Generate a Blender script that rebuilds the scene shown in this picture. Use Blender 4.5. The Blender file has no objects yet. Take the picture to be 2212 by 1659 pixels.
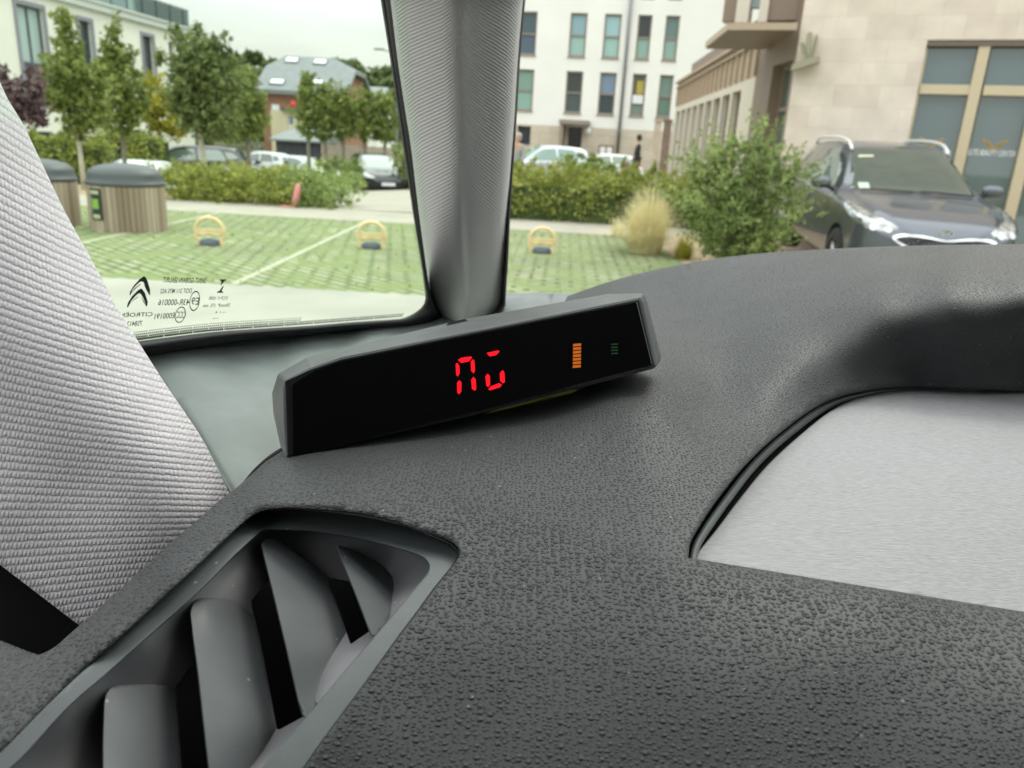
import bpy, bmesh, math, random
import numpy as np
from mathutils import Vector, Matrix, geometry
from mathutils.bvhtree import BVHTree
random.seed(7); rng = np.random.default_rng(7)
S = bpy.context.scene
COL = S.collection
R = math.radians
# ------------------------------------------------------------------ camera
EYE = 1.35; PITCH = R(17.4); ROLL = R(3.2); FPX = 1640.0; CX, CY = 1106.0, 829.5
cam = bpy.data.cameras.new('camera'); cam_o = bpy.data.objects.new('camera', cam); COL.objects.link(cam_o)
_f = Vector((0, math.cos(PITCH), -math.sin(PITCH))); _up = Vector((0, math.sin(PITCH), math.cos(PITCH))); _ri = Vector((1, 0, 0))
AX_R = _ri * math.cos(ROLL) + _up * math.sin(ROLL); AX_U = -_ri * math.sin(ROLL) + _up * math.cos(ROLL); AX_F = _f
CAM = Vector((0, 0, EYE))
cam_o.matrix_world = Matrix((
    (AX_R.x, AX_U.x, -AX_F.x, CAM.x), (AX_R.y, AX_U.y, -AX_F.y, CAM.y), (AX_R.z, AX_U.z, -AX_F.z, CAM.z), (0, 0, 0, 1)))
cam.sensor_width = 36; cam.lens = 36 * FPX / 2212; cam.clip_start = 0.01; cam.clip_end = 3000
cam.dof.use_dof = True; cam.dof.focus_distance = 0.215; cam.dof.aperture_fstop = 26
S.camera = cam_o
# ------------------------------------------------------------------ world and sun
SUN_EL, SUN_AZ = R(52), R(35)
w = bpy.data.worlds.new('World'); S.world = w; w.use_nodes = True
nt = w.node_tree; nt.nodes.clear()
def N(t, **k):
    n = nt.nodes.new(t)
    for a, b in k.items(): setattr(n, a, b)
    return n
out = N('ShaderNodeOutputWorld'); bg = N('ShaderNodeBackground'); bg.inputs['Strength'].default_value = 0.1
sky = N('ShaderNodeTexSky', sky_type='NISHITA'); sky.sun_disc = False; sky.sun_elevation = SUN_EL; sky.sun_rotation = SUN_AZ
sky.dust_density = 3
tc = N('ShaderNodeTexCoord'); sep = N('ShaderNodeSeparateXYZ'); nt.links.new(tc.outputs['Generated'], sep.inputs[0])
rp = N('ShaderNodeValToRGB'); cr = rp.color_ramp
cr.elements[0].position = 0.0; cr.elements[0].color = (1, 1, .90, 1)
cr.elements[1].position = 1.0; cr.elements[1].color = (1, 1, 1, 1)
e = cr.elements.new(.07); e.color = (1, 1, .92, 1)
e = cr.elements.new(.18); e.color = (.91, .96, .97, 1)
nt.links.new(sep.outputs['Z'], rp.inputs[0])
bright = N('ShaderNodeMapRange'); bright.inputs[1].default_value = .12; bright.inputs[2].default_value = .75
bright.inputs[3].default_value = 10.7; bright.inputs[4].default_value = 34
nt.links.new(sep.outputs['Z'], bright.inputs[0])
mp = N('ShaderNodeMapping'); mp.inputs['Scale'].default_value = (1.6, 1.6, 7); nt.links.new(tc.outputs['Generated'], mp.inputs[0])
no = N('ShaderNodeTexNoise'); no.inputs['Scale'].default_value = 2.2; no.inputs['Detail'].default_value = 6; nt.links.new(mp.outputs[0], no.inputs['Vector'])
nr = N('ShaderNodeMapRange'); nr.inputs[1].default_value = .3; nr.inputs[2].default_value = .7; nr.inputs[3].default_value = .80; nr.inputs[4].default_value = 1.06
nt.links.new(no.outputs[0], nr.inputs[0])
mu = N('ShaderNodeMath', operation='MULTIPLY'); nt.links.new(bright.outputs[0], mu.inputs[0]); nt.links.new(nr.outputs[0], mu.inputs[1])
sc = N('ShaderNodeVectorMath', operation='SCALE'); nt.links.new(rp.outputs[0], sc.inputs[0]); nt.links.new(mu.outputs[0], sc.inputs['Scale'])
mx = N('ShaderNodeMixRGB'); mx.inputs[0].default_value = .88
nt.links.new(sky.outputs[0], mx.inputs[1]); nt.links.new(sc.outputs[0], mx.inputs[2])
nt.links.new(mx.outputs[0], bg.inputs[0]); nt.links.new(bg.outputs[0], out.inputs[0])
sl = bpy.data.lights.new('sun', 'SUN'); sl.energy = 1.0; sl.angle = R(14); sl.color = (1, .95, .86)
so = bpy.data.objects.new('sun', sl); COL.objects.link(so)
so.rotation_euler = Vector((math.sin(SUN_AZ) * math.cos(SUN_EL), math.cos(SUN_AZ) * math.cos(SUN_EL), math.sin(SUN_EL))).to_track_quat('Z', 'Y').to_euler()
S.view_settings.view_transform = 'Standard'; S.view_settings.look = 'None'; S.view_settings.gamma = 1
S.view_settings.use_curve_mapping = False; S.view_settings.exposure = 0.12
S.render.engine = 'CYCLES'; S.cycles.max_bounces = 8; S.cycles.transparent_max_bounces = 12
S.cycles.sample_clamp_indirect = 4

# ------------------------------------------------------------------ pixel helpers (V space 2212 x 1659)
def ray(u, v): return AX_F + AX_R * ((u - CX) / FPX) - AX_U * ((v - CY) / FPX)
def W(u, v, d): return CAM + ray(u, v) * d
def Wz(u, v, z=0.0):
    r = ray(u, v); return CAM + r * ((z - EYE) / r.z)
def Wy(u, v, y):
    r = ray(u, v); return CAM + r * (y / r.y)
def dropd(u, v, drop): return drop * (1 + .15 * (max(0.0, v - 1050) / 600) ** 1.2) / (-ray(u, v).z)
def hit(u, v, p, n):
    r = ray(u, v); return CAM + r * ((p - CAM).dot(n) / r.dot(n))

# ------------------------------------------------------------------ object helpers
def tag(o, label=None, cat=None, group=None, kind=None):
    if label: o['label'] = label
    if cat: o['category'] = cat
    if group: o['group'] = group
    if kind: o['kind'] = kind
    return o
def empty(name, loc=(0, 0, 0), rz=0.0, **k):
    o = bpy.data.objects.new(name, None); COL.objects.link(o); o.location = loc; o.rotation_euler = (0, 0, rz)
    o.empty_display_size = .1
    return tag(o, **k)
def wmat(o):
    m = Matrix.LocRotScale(o.location, o.rotation_euler, o.scale)
    return (wmat(o.parent) @ m) if o.parent else m
def mk(name, verts, faces, mat=None, parent=None, smooth=False, uvs=None, world=False, attrs=None):
    """one mesh object; world=True: verts are world coordinates and the parent's transform is undone"""
    me = bpy.data.meshes.new(name)
    vs = [tuple(v) for v in verts]
    me.from_pydata(vs, [], [tuple(f) for f in faces]); me.update()
    if uvs is not None:
        l = me.uv_layers.new(name='UVMap')
        for lp in me.loops: l.data[lp.index].uv = uvs[lp.vertex_index]
    if attrs:
        for an, av in attrs.items():
            a = me.attributes.new(an, 'FLOAT', 'POINT'); a.data.foreach_set('value', [float(x) for x in av])
    if smooth:
        me.polygons.foreach_set('use_smooth', [True] * len(me.polygons))
    o = bpy.data.objects.new(name, me); COL.objects.link(o)
    if mat: me.materials.append(mat)
    if parent:
        o.parent = parent
        if world: me.transform(wmat(parent).inverted())
    return o
def kids(o): return [c for c in bpy.data.objects if c.parent == o]
def copy_tree(o, parent=None):
    c = o.copy(); COL.objects.link(c); c.parent = parent
    for ch in kids(o): copy_tree(ch, c)
    return c

class MB:
    """collects simple shapes into one mesh"""
    def __init__(s): s.v = []; s.f = []
    def add(s, vs, fs):
        b = len(s.v); s.v += [tuple(x) for x in vs]; s.f += [tuple(i + b for i in f) for f in fs]; return s
    def box(s, c, d, rz=0.0, bev=0.0):
        cx, cy, cz = c; x, y, z = [k / 2 for k in d]; ca, sa = math.cos(rz), math.sin(rz)
        if bev:
            vs = []; fs = []
            b = bev
            pl = [(-x + b, -y), (x - b, -y), (x, -y + b), (x, y - b), (x - b, y), (-x + b, y), (-x, y - b), (-x, -y + b)]
            for zz, k in ((-z, 0), (z - b, 0), (z, b)):
                for px, py in pl:
                    qx = px * (1 - k / x) ; qy = py * (1 - k / y)
                    vs.append((cx + qx * ca - qy * sa, cy + qx * sa + qy * ca, cz + zz))
            for r in range(2):
                for i in range(8): fs.append((r * 8 + i, r * 8 + (i + 1) % 8, r * 8 + 8 + (i + 1) % 8, r * 8 + 8 + i))
            fs.append(tuple(range(7, -1, -1))); fs.append(tuple(range(16, 24)))
            return s.add(vs, fs)
        vs = [(cx + a * x * ca - b * y * sa, cy + a * x * sa + b * y * ca, cz + c2 * z) for a in (-1, 1) for b in (-1, 1) for c2 in (-1, 1)]
        return s.add(vs, [(0, 1, 3, 2), (4, 6, 7, 5), (0, 4, 5, 1), (2, 3, 7, 6), (0, 2, 6, 4), (1, 5, 7, 3)])
    def tube(s, pts, r, n=8, cap=True):
        pts = [Vector(p) for p in pts]; rs = r if isinstance(r, (list, tuple)) else [r] * len(pts)
        vs = []; fs = []; prev = None
        for i, p in enumerate(pts):
            t = (pts[min(i + 1, len(pts) - 1)] - pts[max(i - 1, 0)]).normalized()
            a = t.orthogonal().normalized() if prev is None else (prev - t * prev.dot(t)).normalized()
            prev = a; b = t.cross(a)
            for k in range(n):
                q = 2 * math.pi * k / n; vs.append(p + (a * math.cos(q) + b * math.sin(q)) * rs[i])
        for i in range(len(pts) - 1):
            for k in range(n): fs.append((i * n + k, i * n + (k + 1) % n, (i + 1) * n + (k + 1) % n, (i + 1) * n + k))
        if cap: fs.append(tuple(range(n - 1, -1, -1))); fs.append(tuple(range((len(pts) - 1) * n, len(pts) * n)))
        return s.add(vs, fs)
    def lathe(s, prof, c=(0, 0, 0), n=32, ax='z'):
        vs = []; fs = []
        for r, z in prof:
            for k in range(n):
                q = 2 * math.pi * k / n; x, y = r * math.cos(q), r * math.sin(q)
                p = (x, y, z) if ax == 'z' else (x, z, y)
                vs.append((c[0] + p[0], c[1] + p[1], c[2] + p[2]))
        for i in range(len(prof) - 1):
            for k in range(n): fs.append((i * n + k, i * n + (k + 1) % n, (i + 1) * n + (k + 1) % n, (i + 1) * n + k))
        return s.add(vs, fs)
    def obox(s, o, a, b, c):
        """box from a corner and three edge vectors"""
        o, a, b, c = Vector(o), Vector(a), Vector(b), Vector(c)
        vs = [o, o + a, o + a + b, o + b, o + c, o + a + c, o + a + b + c, o + b + c]
        return s.add(vs, [(0, 3, 2, 1), (4, 5, 6, 7), (0, 1, 5, 4), (1, 2, 6, 5), (2, 3, 7, 6), (3, 0, 4, 7)])
    def build(s, name, mat, parent=None, smooth=False, world=False):
        return mk(name, s.v, s.f, mat, parent, smooth, world=world)

# ------------------------------------------------------------------ materials
def M(name, col, rough=.6, metal=0.0, var=0.0, vs=8.0, bump=0.0, bs=60.0, spec=.5, emit=None, col2=None, coat=0.0, bd=.01, coord='Object', trans=0.0, dust=0.0):
    m = bpy.data.materials.new(name); m.use_nodes = True; t = m.node_tree; b = t.nodes['Principled BSDF']
    b.inputs['Base Color'].default_value = (*col, 1); b.inputs['Roughness'].default_value = rough; b.inputs['Metallic'].default_value = metal
    b.inputs['Specular IOR Level'].default_value = spec; b.inputs['Coat Weight'].default_value = coat; b.inputs['Coat Roughness'].default_value = .05
    if emit: b.inputs['Emission Color'].default_value = (*emit[0], 1); b.inputs['Emission Strength'].default_value = emit[1]
    tcn = t.nodes.new('ShaderNodeTexCoord')
    if var or col2:
        n = t.nodes.new('ShaderNodeTexNoise'); n.inputs['Scale'].default_value = vs; n.inputs['Detail'].default_value = 5
        t.links.new(tcn.outputs[coord], n.inputs['Vector'])
        c = t.nodes.new('ShaderNodeValToRGB'); c.color_ramp.elements[0].position = .35; c.color_ramp.elements[1].position = .65
        lo = [x * (1 - var) for x in col]; hi = list(col2) if col2 else [min(1, x * (1 + var)) for x in col]
        c.color_ramp.elements[0].color = (*lo, 1); c.color_ramp.elements[1].color = (*hi, 1)
        t.links.new(n.outputs[0], c.inputs[0]); t.links.new(c.outputs[0], b.inputs['Base Color'])
    if dust:
        v = t.nodes.new('ShaderNodeTexVoronoi'); v.inputs['Scale'].default_value = dust; t.links.new(tcn.outputs['Object'], v.inputs['Vector'])
        wv_ = t.nodes.new('ShaderNodeTexNoise'); wv_.inputs['Scale'].default_value = dust * .4; t.links.new(tcn.outputs['Object'], wv_.inputs['Vector'])
        th = t.nodes.new('ShaderNodeMath'); th.operation = 'MULTIPLY'; th.inputs[1].default_value = .115; t.links.new(wv_.outputs[0], th.inputs[0])
        lt = t.nodes.new('ShaderNodeMath'); lt.operation = 'LESS_THAN'; t.links.new(v.outputs['Distance'], lt.inputs[0]); t.links.new(th.outputs[0], lt.inputs[1])
        dk = t.nodes.new('ShaderNodeMath'); dk.operation = 'MULTIPLY'; dk.inputs[1].default_value = .6; t.links.new(lt.outputs[0], dk.inputs[0])
        dm = t.nodes.new('ShaderNodeMixRGB'); dm.inputs[2].default_value = (.45, .45, .42, 1); t.links.new(dk.outputs[0], dm.inputs[0])
        src = b.inputs['Base Color'].links[0].from_socket if b.inputs['Base Color'].links else None
        if src: t.links.new(src, dm.inputs[1])
        else: dm.inputs[1].default_value = (*col, 1)
        t.links.new(dm.outputs[0], b.inputs['Base Color'])
    if bump:
        n = t.nodes.new('ShaderNodeTexNoise'); n.inputs['Scale'].default_value = bs; n.inputs['Detail'].default_value = 3
        t.links.new(tcn.outputs[coord], n.inputs['Vector'])
        bb = t.nodes.new('ShaderNodeBump'); bb.inputs['Strength'].default_value = bump; bb.inputs['Distance'].default_value = bd
        t.links.new(n.outputs[0], bb.inputs['Height']); t.links.new(bb.outputs[0], b.inputs['Normal'])
    return m
def leafmat(name, ca, cb, cc):
    m = bpy.data.materials.new(name); m.use_nodes = True; t = m.node_tree; b = t.nodes['Principled BSDF']
    b.inputs['Roughness'].default_value = .55; b.inputs['Specular IOR Level'].default_value = .3
    g = t.nodes.new('ShaderNodeNewGeometry'); c = t.nodes.new('ShaderNodeValToRGB')
    c.color_ramp.elements[0].color = (*ca, 1); c.color_ramp.elements[1].color = (*cc, 1); e = c.color_ramp.elements.new(.55); e.color = (*cb, 1)
    tcn = t.nodes.new('ShaderNodeTexCoord'); n = t.nodes.new('ShaderNodeTexNoise'); n.inputs['Scale'].default_value = 1.3
    t.links.new(tcn.outputs['Object'], n.inputs['Vector'])
    a = t.nodes.new('ShaderNodeMath'); a.operation = 'MULTIPLY_ADD'; a.inputs[1].default_value = .55
    t.links.new(g.outputs['Random Per Island'], a.inputs[0])
    a2 = t.nodes.new('ShaderNodeMapRange'); a2.inputs[1].default_value = .3; a2.inputs[2].default_value = .7; a2.inputs[3].default_value = -.05; a2.inputs[4].default_value = .5
    t.links.new(n.outputs[0], a2.inputs[0]); t.links.new(a2.outputs[0], a.inputs[2]); t.links.new(a.outputs[0], c.inputs[0])
    t.links.new(c.outputs[0], b.inputs['Base Color'])
    tr = t.nodes.new('ShaderNodeBsdfTranslucent'); t.links.new(c.outputs[0], tr.inputs[0])
    ms = t.nodes.new('ShaderNodeMixShader'); ms.inputs[0].default_value = .3
    t.links.new(b.outputs[0], ms.inputs[1]); t.links.new(tr.outputs[0], ms.inputs[2]); t.links.new(ms.outputs[0], t.nodes['Material Output'].inputs[0])
    return m
def glassmat(name, tint, refl=.06):
    m = bpy.data.materials.new(name); m.use_nodes = True; t = m.node_tree; t.nodes.clear()
    o = t.nodes.new('ShaderNodeOutputMaterial'); a = t.nodes.new('ShaderNodeBsdfTransparent'); a.inputs[0].default_value = (*tint, 1)
    g = t.nodes.new('ShaderNodeBsdfGlossy'); g.inputs['Roughness'].default_value = .02; s = t.nodes.new('ShaderNodeMixShader')
    l = t.nodes.new('ShaderNodeLayerWeight'); l.inputs['Blend'].default_value = .15
    k = t.nodes.new('ShaderNodeMath'); k.operation = 'MULTIPLY'; k.inputs[1].default_value = refl * 6
    t.links.new(l.outputs['Fresnel'], k.inputs[0]); t.links.new(k.outputs[0], s.inputs[0])
    t.links.new(a.outputs[0], s.inputs[1]); t.links.new(g.outputs[0], s.inputs[2]); t.links.new(s.outputs[0], o.inputs[0])
    return m
MT = {}
MT['black'] = M('black_rubber', (.012, .012, .012), .6)
MT['tyre'] = M('tyre_rubber', (.02, .02, .02), .8)
MT['rim'] = M('alloy', (.5, .5, .5), .3, .9)
MT['chrome'] = M('chrome_trim', (.8, .8, .8), .15, 1)
MT['autoglass'] = M('car_window_glass', (.035, .058, .052), .04, 0, spec=.9, coat=.7)
MT['autoglass_pale'] = M('windscreen_sky_reflection', (.13, .18, .155), .05, 0, spec=1, coat=1)  # pale base colour stands in for bright sky mirrored in the glass
MT['lamp'] = M('headlamp_lens', (.34, .36, .36), .15, .5, coat=1, var=.5, vs=14)
MT['white'] = M('white_render', (.80, .79, .74), .9, var=.03, vs=.6)
MT['cream'] = M('cream_render', (.66, .66, .58), .9, var=.04, vs=.5)
MT['anthracite'] = M('anthracite_metal', (.09, .10, .12), .5)
MT['wood'] = M('wood', (.25, .2, .14), .8)

# ------------------------------------------------------------------ 2-D curve helpers
def smooth(pts, n=6, closed=False):
    P = [np.array(p, float) for p in pts]; L = len(P); o = []
    rg = range(L) if closed else range(L - 1)
    for i in rg:
        if closed: a, b, c, d = P[(i - 1) % L], P[i], P[(i + 1) % L], P[(i + 2) % L]
        else: a, b, c, d = P[max(i - 1, 0)], P[i], P[min(i + 1, L - 1)], P[min(i + 2, L - 1)]
        for k in range(n):
            t = k / n
            o.append(.5 * ((2 * b) + (-a + c) * t + (2 * a - 5 * b + 4 * c - d) * t * t + (-a + 3 * b - 3 * c + d) * t ** 3))
    if not closed: o.append(P[-1])
    return [tuple(x) for x in o]
def resamp(pts, n):
    P = np.array(pts, float); s = np.r_[0, np.cumsum(np.linalg.norm(np.diff(P[:, :2], axis=0), axis=1))]
    q = np.linspace(0, s[-1], n); return np.stack([np.interp(q, s, P[:, k]) for k in range(P.shape[1])], 1)
class TPS:
    """thin-plate fit of 1/depth over the picture plane: planes come out exactly flat"""
    def __init__(s, cps, lam=0.0):
        uv = np.array([c[:2] for c in cps], float) / 500; y = np.array([1 / c[2] for c in cps])
        n = len(uv); K = s.k(np.linalg.norm(uv[:, None] - uv[None], axis=-1)) + lam * np.eye(n)
        A = np.zeros((n + 3, n + 3)); A[:n, :n] = K; A[:n, n] = 1; A[:n, n + 1:] = uv; A[n, :n] = 1; A[n + 1:, :n] = uv.T
        s.w = np.linalg.solve(A, np.r_[y, 0, 0, 0]); s.uv = uv
    @staticmethod
    def k(r): return np.where(r > 1e-9, r * r * np.log(np.maximum(r, 1e-9)), 0)
    def __call__(s, u, v):
        q = np.array([u, v], float) / 500; r = np.linalg.norm(s.uv - q, axis=1)
        n = len(s.uv); return 1 / float(s.k(r) @ s.w[:n] + s.w[n] + s.w[n + 1:] @ q)
def D(u, v, drop): return (u, v, dropd(u, v, drop))
def inside(p, poly):
    x, y = p; c = False; j = len(poly) - 1
    for i in range(len(poly)):
        xi, yi = poly[i][:2]; xj, yj = poly[j][:2]
        if (yi > y) != (yj > y) and x < (xj - xi) * (y - yi) / (yj - yi) + xi: c = not c
        j = i
    return c
def inside_many(P, poly):
    P = np.asarray(P, float); A = np.array([q[:2] for q in poly], float); B = np.roll(A, 1, 0); c = np.zeros(len(P), bool)
    for (xi, yi), (xj, yj) in zip(A, B):
        if yi == yj: continue
        m = (yi > P[:, 1]) != (yj > P[:, 1]); c ^= m & (P[:, 0] < (xj - xi) * (P[:, 1] - yi) / (yj - yi) + xi)
    return c
def patch(name, outline, df, mat, parent, holes=(), step=16, skirts=True, uvf=None, attrf=None, lip=((0, 0), (2.0, .0006), (3.0, .006)), hlip=None, sharp=0):
    """surface filling an outline at depth df(u,v), with rounded edges that turn away from the viewer"""
    def even(l, sp):
        A = np.array([p[:2] for p in l] + [l[0][:2]], float); ln = np.linalg.norm(np.diff(A, axis=0), axis=1).sum()
        return [tuple(p) for p in resamp(A, max(8, int(ln / sp)) + 1)[:-1]]
    sp0 = min(step * .6, 9); loops = [even(outline, sp0)] + [even(h, sp0) for h in holes]
    def area(l): return sum(l[i][0] * l[(i + 1) % len(l)][1] - l[(i + 1) % len(l)][0] * l[i][1] for i in range(len(l)))
    if area(loops[0]) < 0: loops[0].reverse()
    for l in loops[1:]:
        if area(l) > 0: l.reverse()
    pts = []; edges = []
    for l in loops:
        b = len(pts); pts += [(p[0], p[1]) for p in l]; edges += [(b + i, b + (i + 1) % len(l)) for i in range(len(l))]
    nb = len(pts)
    u0 = min(p[0] for p in loops[0]); u1 = max(p[0] for p in loops[0]); v0 = min(p[1] for p in loops[0]); v1 = max(p[1] for p in loops[0])
    bp = np.array(pts)
    y = v0 + step / 2; r = 0; G = []
    while y < v1:
        x = u0 + step / 2 + (r % 2) * step / 2
        while x < u1: G.append((x, y)); x += step
        y += step * .87; r += 1
    G = np.array(G); ok = inside_many(G, loops[0])
    for h in loops[1:]: ok &= ~inside_many(G, h)
    for g_ in G[ok]:
        if np.min(np.abs(bp[:, 0] - g_[0]) + np.abs(bp[:, 1] - g_[1])) > step * .55: pts.append((float(g_[0]), float(g_[1])))
    res = geometry.delaunay_2d_cdt([Vector(p) for p in pts], edges, [], 0, 1e-5)
    vs2, fs = res[0], res[2]
    cen = np.array([[sum(vs2[k].x for k in f) / len(f), sum(vs2[k].y for k in f) / len(f)] for f in fs]); ok = inside_many(cen, loops[0])
    for h in loops[1:]: ok &= ~inside_many(cen, h)
    keep = [tuple(f) for f, k in zip(fs, ok) if k]
    P = [(p.x, p.y) for p in vs2]
    V = [W(p[0], p[1], df(p[0], p[1])) for p in P]; F = [f[::-1] for f in keep]; UVp = list(P)
    if skirts:
        for li, l in enumerate(loops):
            n = len(l); A = np.array([p[:2] for p in l], float)
            t = np.roll(A, -1, 0) - np.roll(A, 1, 0); t /= np.maximum(np.linalg.norm(t, axis=1, keepdims=True), 1e-9)
            nn = np.stack([t[:, 1], -t[:, 0]], 1)
            prev = None; lp = hlip if (li and hlip) else lip
            for off, dd in lp:
                b = len(V)
                for i in range(n):
                    d0 = df(A[i, 0], A[i, 1]); q = A[i] + nn[i] * off
                    V.append(W(q[0], q[1], d0 + dd)); UVp.append((q[0], q[1]))
                if prev is not None:
                    for i in range(n): F.append((prev + i, b + i, b + (i + 1) % n, prev + (i + 1) % n))
                prev = b
    uvs = [uvf(*p) for p in UVp] if uvf else [(p[0] / 100, p[1] / 100) for p in UVp]
    at = {k: [f(*p) for p in UVp] for k, f in attrf.items()} if attrf else None
    o = mk(name, V, F, mat, parent, True, uvs=uvs, world=True, attrs=at)
    bm = bmesh.new(); bm.from_mesh(o.data); bmesh.ops.remove_doubles(bm, verts=bm.verts, dist=1e-6); bmesh.ops.recalc_face_normals(bm, faces=bm.faces)
    bm.to_mesh(o.data); bm.free()
    if sharp: o.data.set_sharp_from_angle(angle=R(sharp))
    return o
def loft(name, rows, mat, parent, closed=False, uv=None, capends=False, smooth_=True):
    """rows of (u,v,d) tuples joined into one sheet"""
    n = len(rows[0]); V = [W(*p) for r in rows for p in r]; F = []
    for i in range(len(rows) - 1):
        for k in range(n if closed else n - 1):
            F.append((i * n + k, i * n + (k + 1) % n, (i + 1) * n + (k + 1) % n, (i + 1) * n + k))
    if capends: F.append(tuple(range(n))); F.append(tuple(range((len(rows) - 1) * n, len(rows) * n))[::-1])
    uvs = [(k / (n - 1), i / (len(rows) - 1)) for i in range(len(rows)) for k in range(n)]
    return mk(name, V, F, mat, parent, smooth_, uvs=uvs, world=True)
def text_mesh(txt):
    c = bpy.data.curves.new('t', 'FONT'); c.body = txt; c.resolution_u = 3; c.offset = .012
    o = bpy.data.objects.new('t', c); COL.objects.link(o); bpy.context.view_layer.update()
    me = bpy.data.meshes.new_from_object(o.evaluated_get(bpy.context.evaluated_depsgraph_get()))
    vs = [(v.co.x, v.co.y) for v in me.vertices]; fs = [tuple(p.vertices) for p in me.polygons]
    bpy.data.objects.remove(o); bpy.data.curves.remove(c); bpy.data.meshes.remove(me)
    x0 = min(v[0] for v in vs); x1 = max(v[0] for v in vs); y1 = max(v[1] for v in vs)
    return [((x - x0) / (x1 - x0), y / max(y1, .1)) for x, y in vs], fs
# ================================================================== GROUND
def gz(x, y):
    k = min(max(y - 15.0, 0), 27)
    l = min(max((3.0 - x) / 6.0, 0), 1)
    z = -.045 * k * l + .012 * k * (1 - l)
    if y > 75: z += 0
    return z
def brickmat(name, c1, c2, mort, sx, bw=.5, rh=.25, ms=.02, rough=.9, bias=0.0, nvar=.25, coord='UV', nsc=1.5, col3=None, bump=.3, sm=.1):
    m = bpy.data.materials.new(name); m.use_nodes = True; t = m.node_tree; b = t.nodes['Principled BSDF']; L = t.links.new
    b.inputs['Roughness'].default_value = rough; b.inputs['Specular IOR Level'].default_value = .2
    tcn = t.nodes.new('ShaderNodeTexCoord'); br = t.nodes.new('ShaderNodeTexBrick')
    br.inputs['Color1'].default_value = (*c1, 1); br.inputs['Color2'].default_value = (*c2, 1); br.inputs['Mortar'].default_value = (*mort, 1)
    br.inputs['Scale'].default_value = sx; br.inputs['Brick Width'].default_value = bw; br.inputs['Row Height'].default_value = rh; br.inputs['Mortar Size'].default_value = ms
    br.inputs['Mortar Smooth'].default_value = sm; br.inputs['Bias'].default_value = bias
    L(tcn.outputs[coord], br.inputs['Vector'])
    n = t.nodes.new('ShaderNodeTexNoise'); n.inputs['Scale'].default_value = nsc; n.inputs['Detail'].default_value = 6; L(tcn.outputs[coord], n.inputs['Vector'])
    mr = t.nodes.new('ShaderNodeMapRange'); mr.inputs[1].default_value = .3; mr.inputs[2].default_value = .7; mr.inputs[3].default_value = 1 - nvar; mr.inputs[4].default_value = 1 + nvar; L(n.outputs[0], mr.inputs[0])
    hs = t.nodes.new('ShaderNodeHueSaturation'); L(mr.outputs[0], hs.inputs['Value']); L(br.outputs[0], hs.inputs['Color'])
    last = hs.outputs[0]
    if col3:
        n2 = t.nodes.new('ShaderNodeTexNoise'); n2.inputs['Scale'].default_value = nsc * 2.3; n2.inputs['Detail'].default_value = 8; L(tcn.outputs[coord], n2.inputs['Vector'])
        r2 = t.nodes.new('ShaderNodeMapRange'); r2.inputs[1].default_value = .45; r2.inputs[2].default_value = .62; L(n2.outputs[0], r2.inputs[0])
        mx_ = t.nodes.new('ShaderNodeMixRGB'); mx_.inputs[2].default_value = (*col3, 1); L(r2.outputs[0], mx_.inputs[0]); L(last, mx_.inputs[1]); last = mx_.outputs[0]
    L(last, b.inputs['Base Color'])
    return m
MT['earth'] = M('grass_ground', (.10, .13, .05), .95, var=.3, vs=.5, col2=(.16, .15, .08), coord='Object')
MT['conc'] = M('pale_concrete_road', (.31, .31, .265), .9, var=.08, vs=1.2, coord='Object')
MT['pave'] = brickmat('pale_block_paving', (.40, .38, .32), (.36, .34, .29), (.24, .23, .18), 4, nvar=.1)
MT['cells'] = brickmat('turf_block_paving', (.355, .36, .245), (.25, .285, .155), (.085, .125, .045), 2.4, bw=.7, rh=.30, ms=.075, nvar=.16, nsc=.9, col3=(.18, .225, .095), sm=.35)
MT['mulch'] = M('dry_bark_mulch', (.30, .21, .12), .95, var=.3, vs=14, col2=(.46, .37, .24), coord='Object')
MT['line'] = M('pale_edging_blocks', (.36, .37, .26), .9, var=.1, vs=6, coord='Object')
# one sheet to the horizon
xs = [-900, -300, -120] + list(range(-60, 61, 3)) + [120, 300, 900]; ys = [-300, -60, -15, 0, 6, 9, 12, 15] + list(range(18, 76, 3)) + [90, 150, 300, 900]
V_ = [(x, y, gz(x, y) - .012) for y in ys for x in xs]; nx = len(xs)
F_ = [(j * nx + i, j * nx + i + 1, (j + 1) * nx + i + 1, (j + 1) * nx + i) for j in range(len(ys) - 1) for i in range(nx - 1)]
tag(mk('ground', V_, F_, MT['earth']), kind='structure')
def ground_poly(name, pts, z, mat, rot=0.0, sub=None):
    """flat sheet given by its ground corners"""
    V = [(p[0], p[1], gz(p[0], p[1]) + z) for p in pts]; c, s = math.cos(rot), math.sin(rot)
    o = mk(name, V, [tuple(range(len(V)))], mat, uvs=[(p[0] * c - p[1] * s, p[0] * s + p[1] * c) for p in pts])
    return tag(o, kind='structure')
ye = Wz(560, 618).y; yf = Wz(900, 484).y; yp = Wz(900, 461).y
ground_poly('road', [(-30, -6), (12, -6), (12, ye), (-30, ye)], .0, MT['conc'])
bays = [-7.45, -4.95, -2.45, .05, 2.3]
for i in range(4):
    ground_poly('turf_paving', [(bays[i] - .15, ye), (bays[i + 1] - .15, ye), (bays[i + 1] - .15, yf), (bays[i] - .15, yf)], .0, MT['cells'], R([40, 40, 40, 3][i]))
for x in bays[1:3]:
    ground_poly('bay_line', [(x - .195, ye), (x - .115, ye), (x - .115, yf), (x - .195, yf)], .004, MT['line'])
ground_poly('path', [(-30, yf), (6, yf), (6, yp), (-30, yp)], .0, MT['pave'], R(0))
ground_poly('mulch_bed', [(-30, yp), (Wz(708, 458).x, yp), (Wz(733, 400).x - 1.2, 22), (-30, 22)], .0, MT['mulch'])
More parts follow.
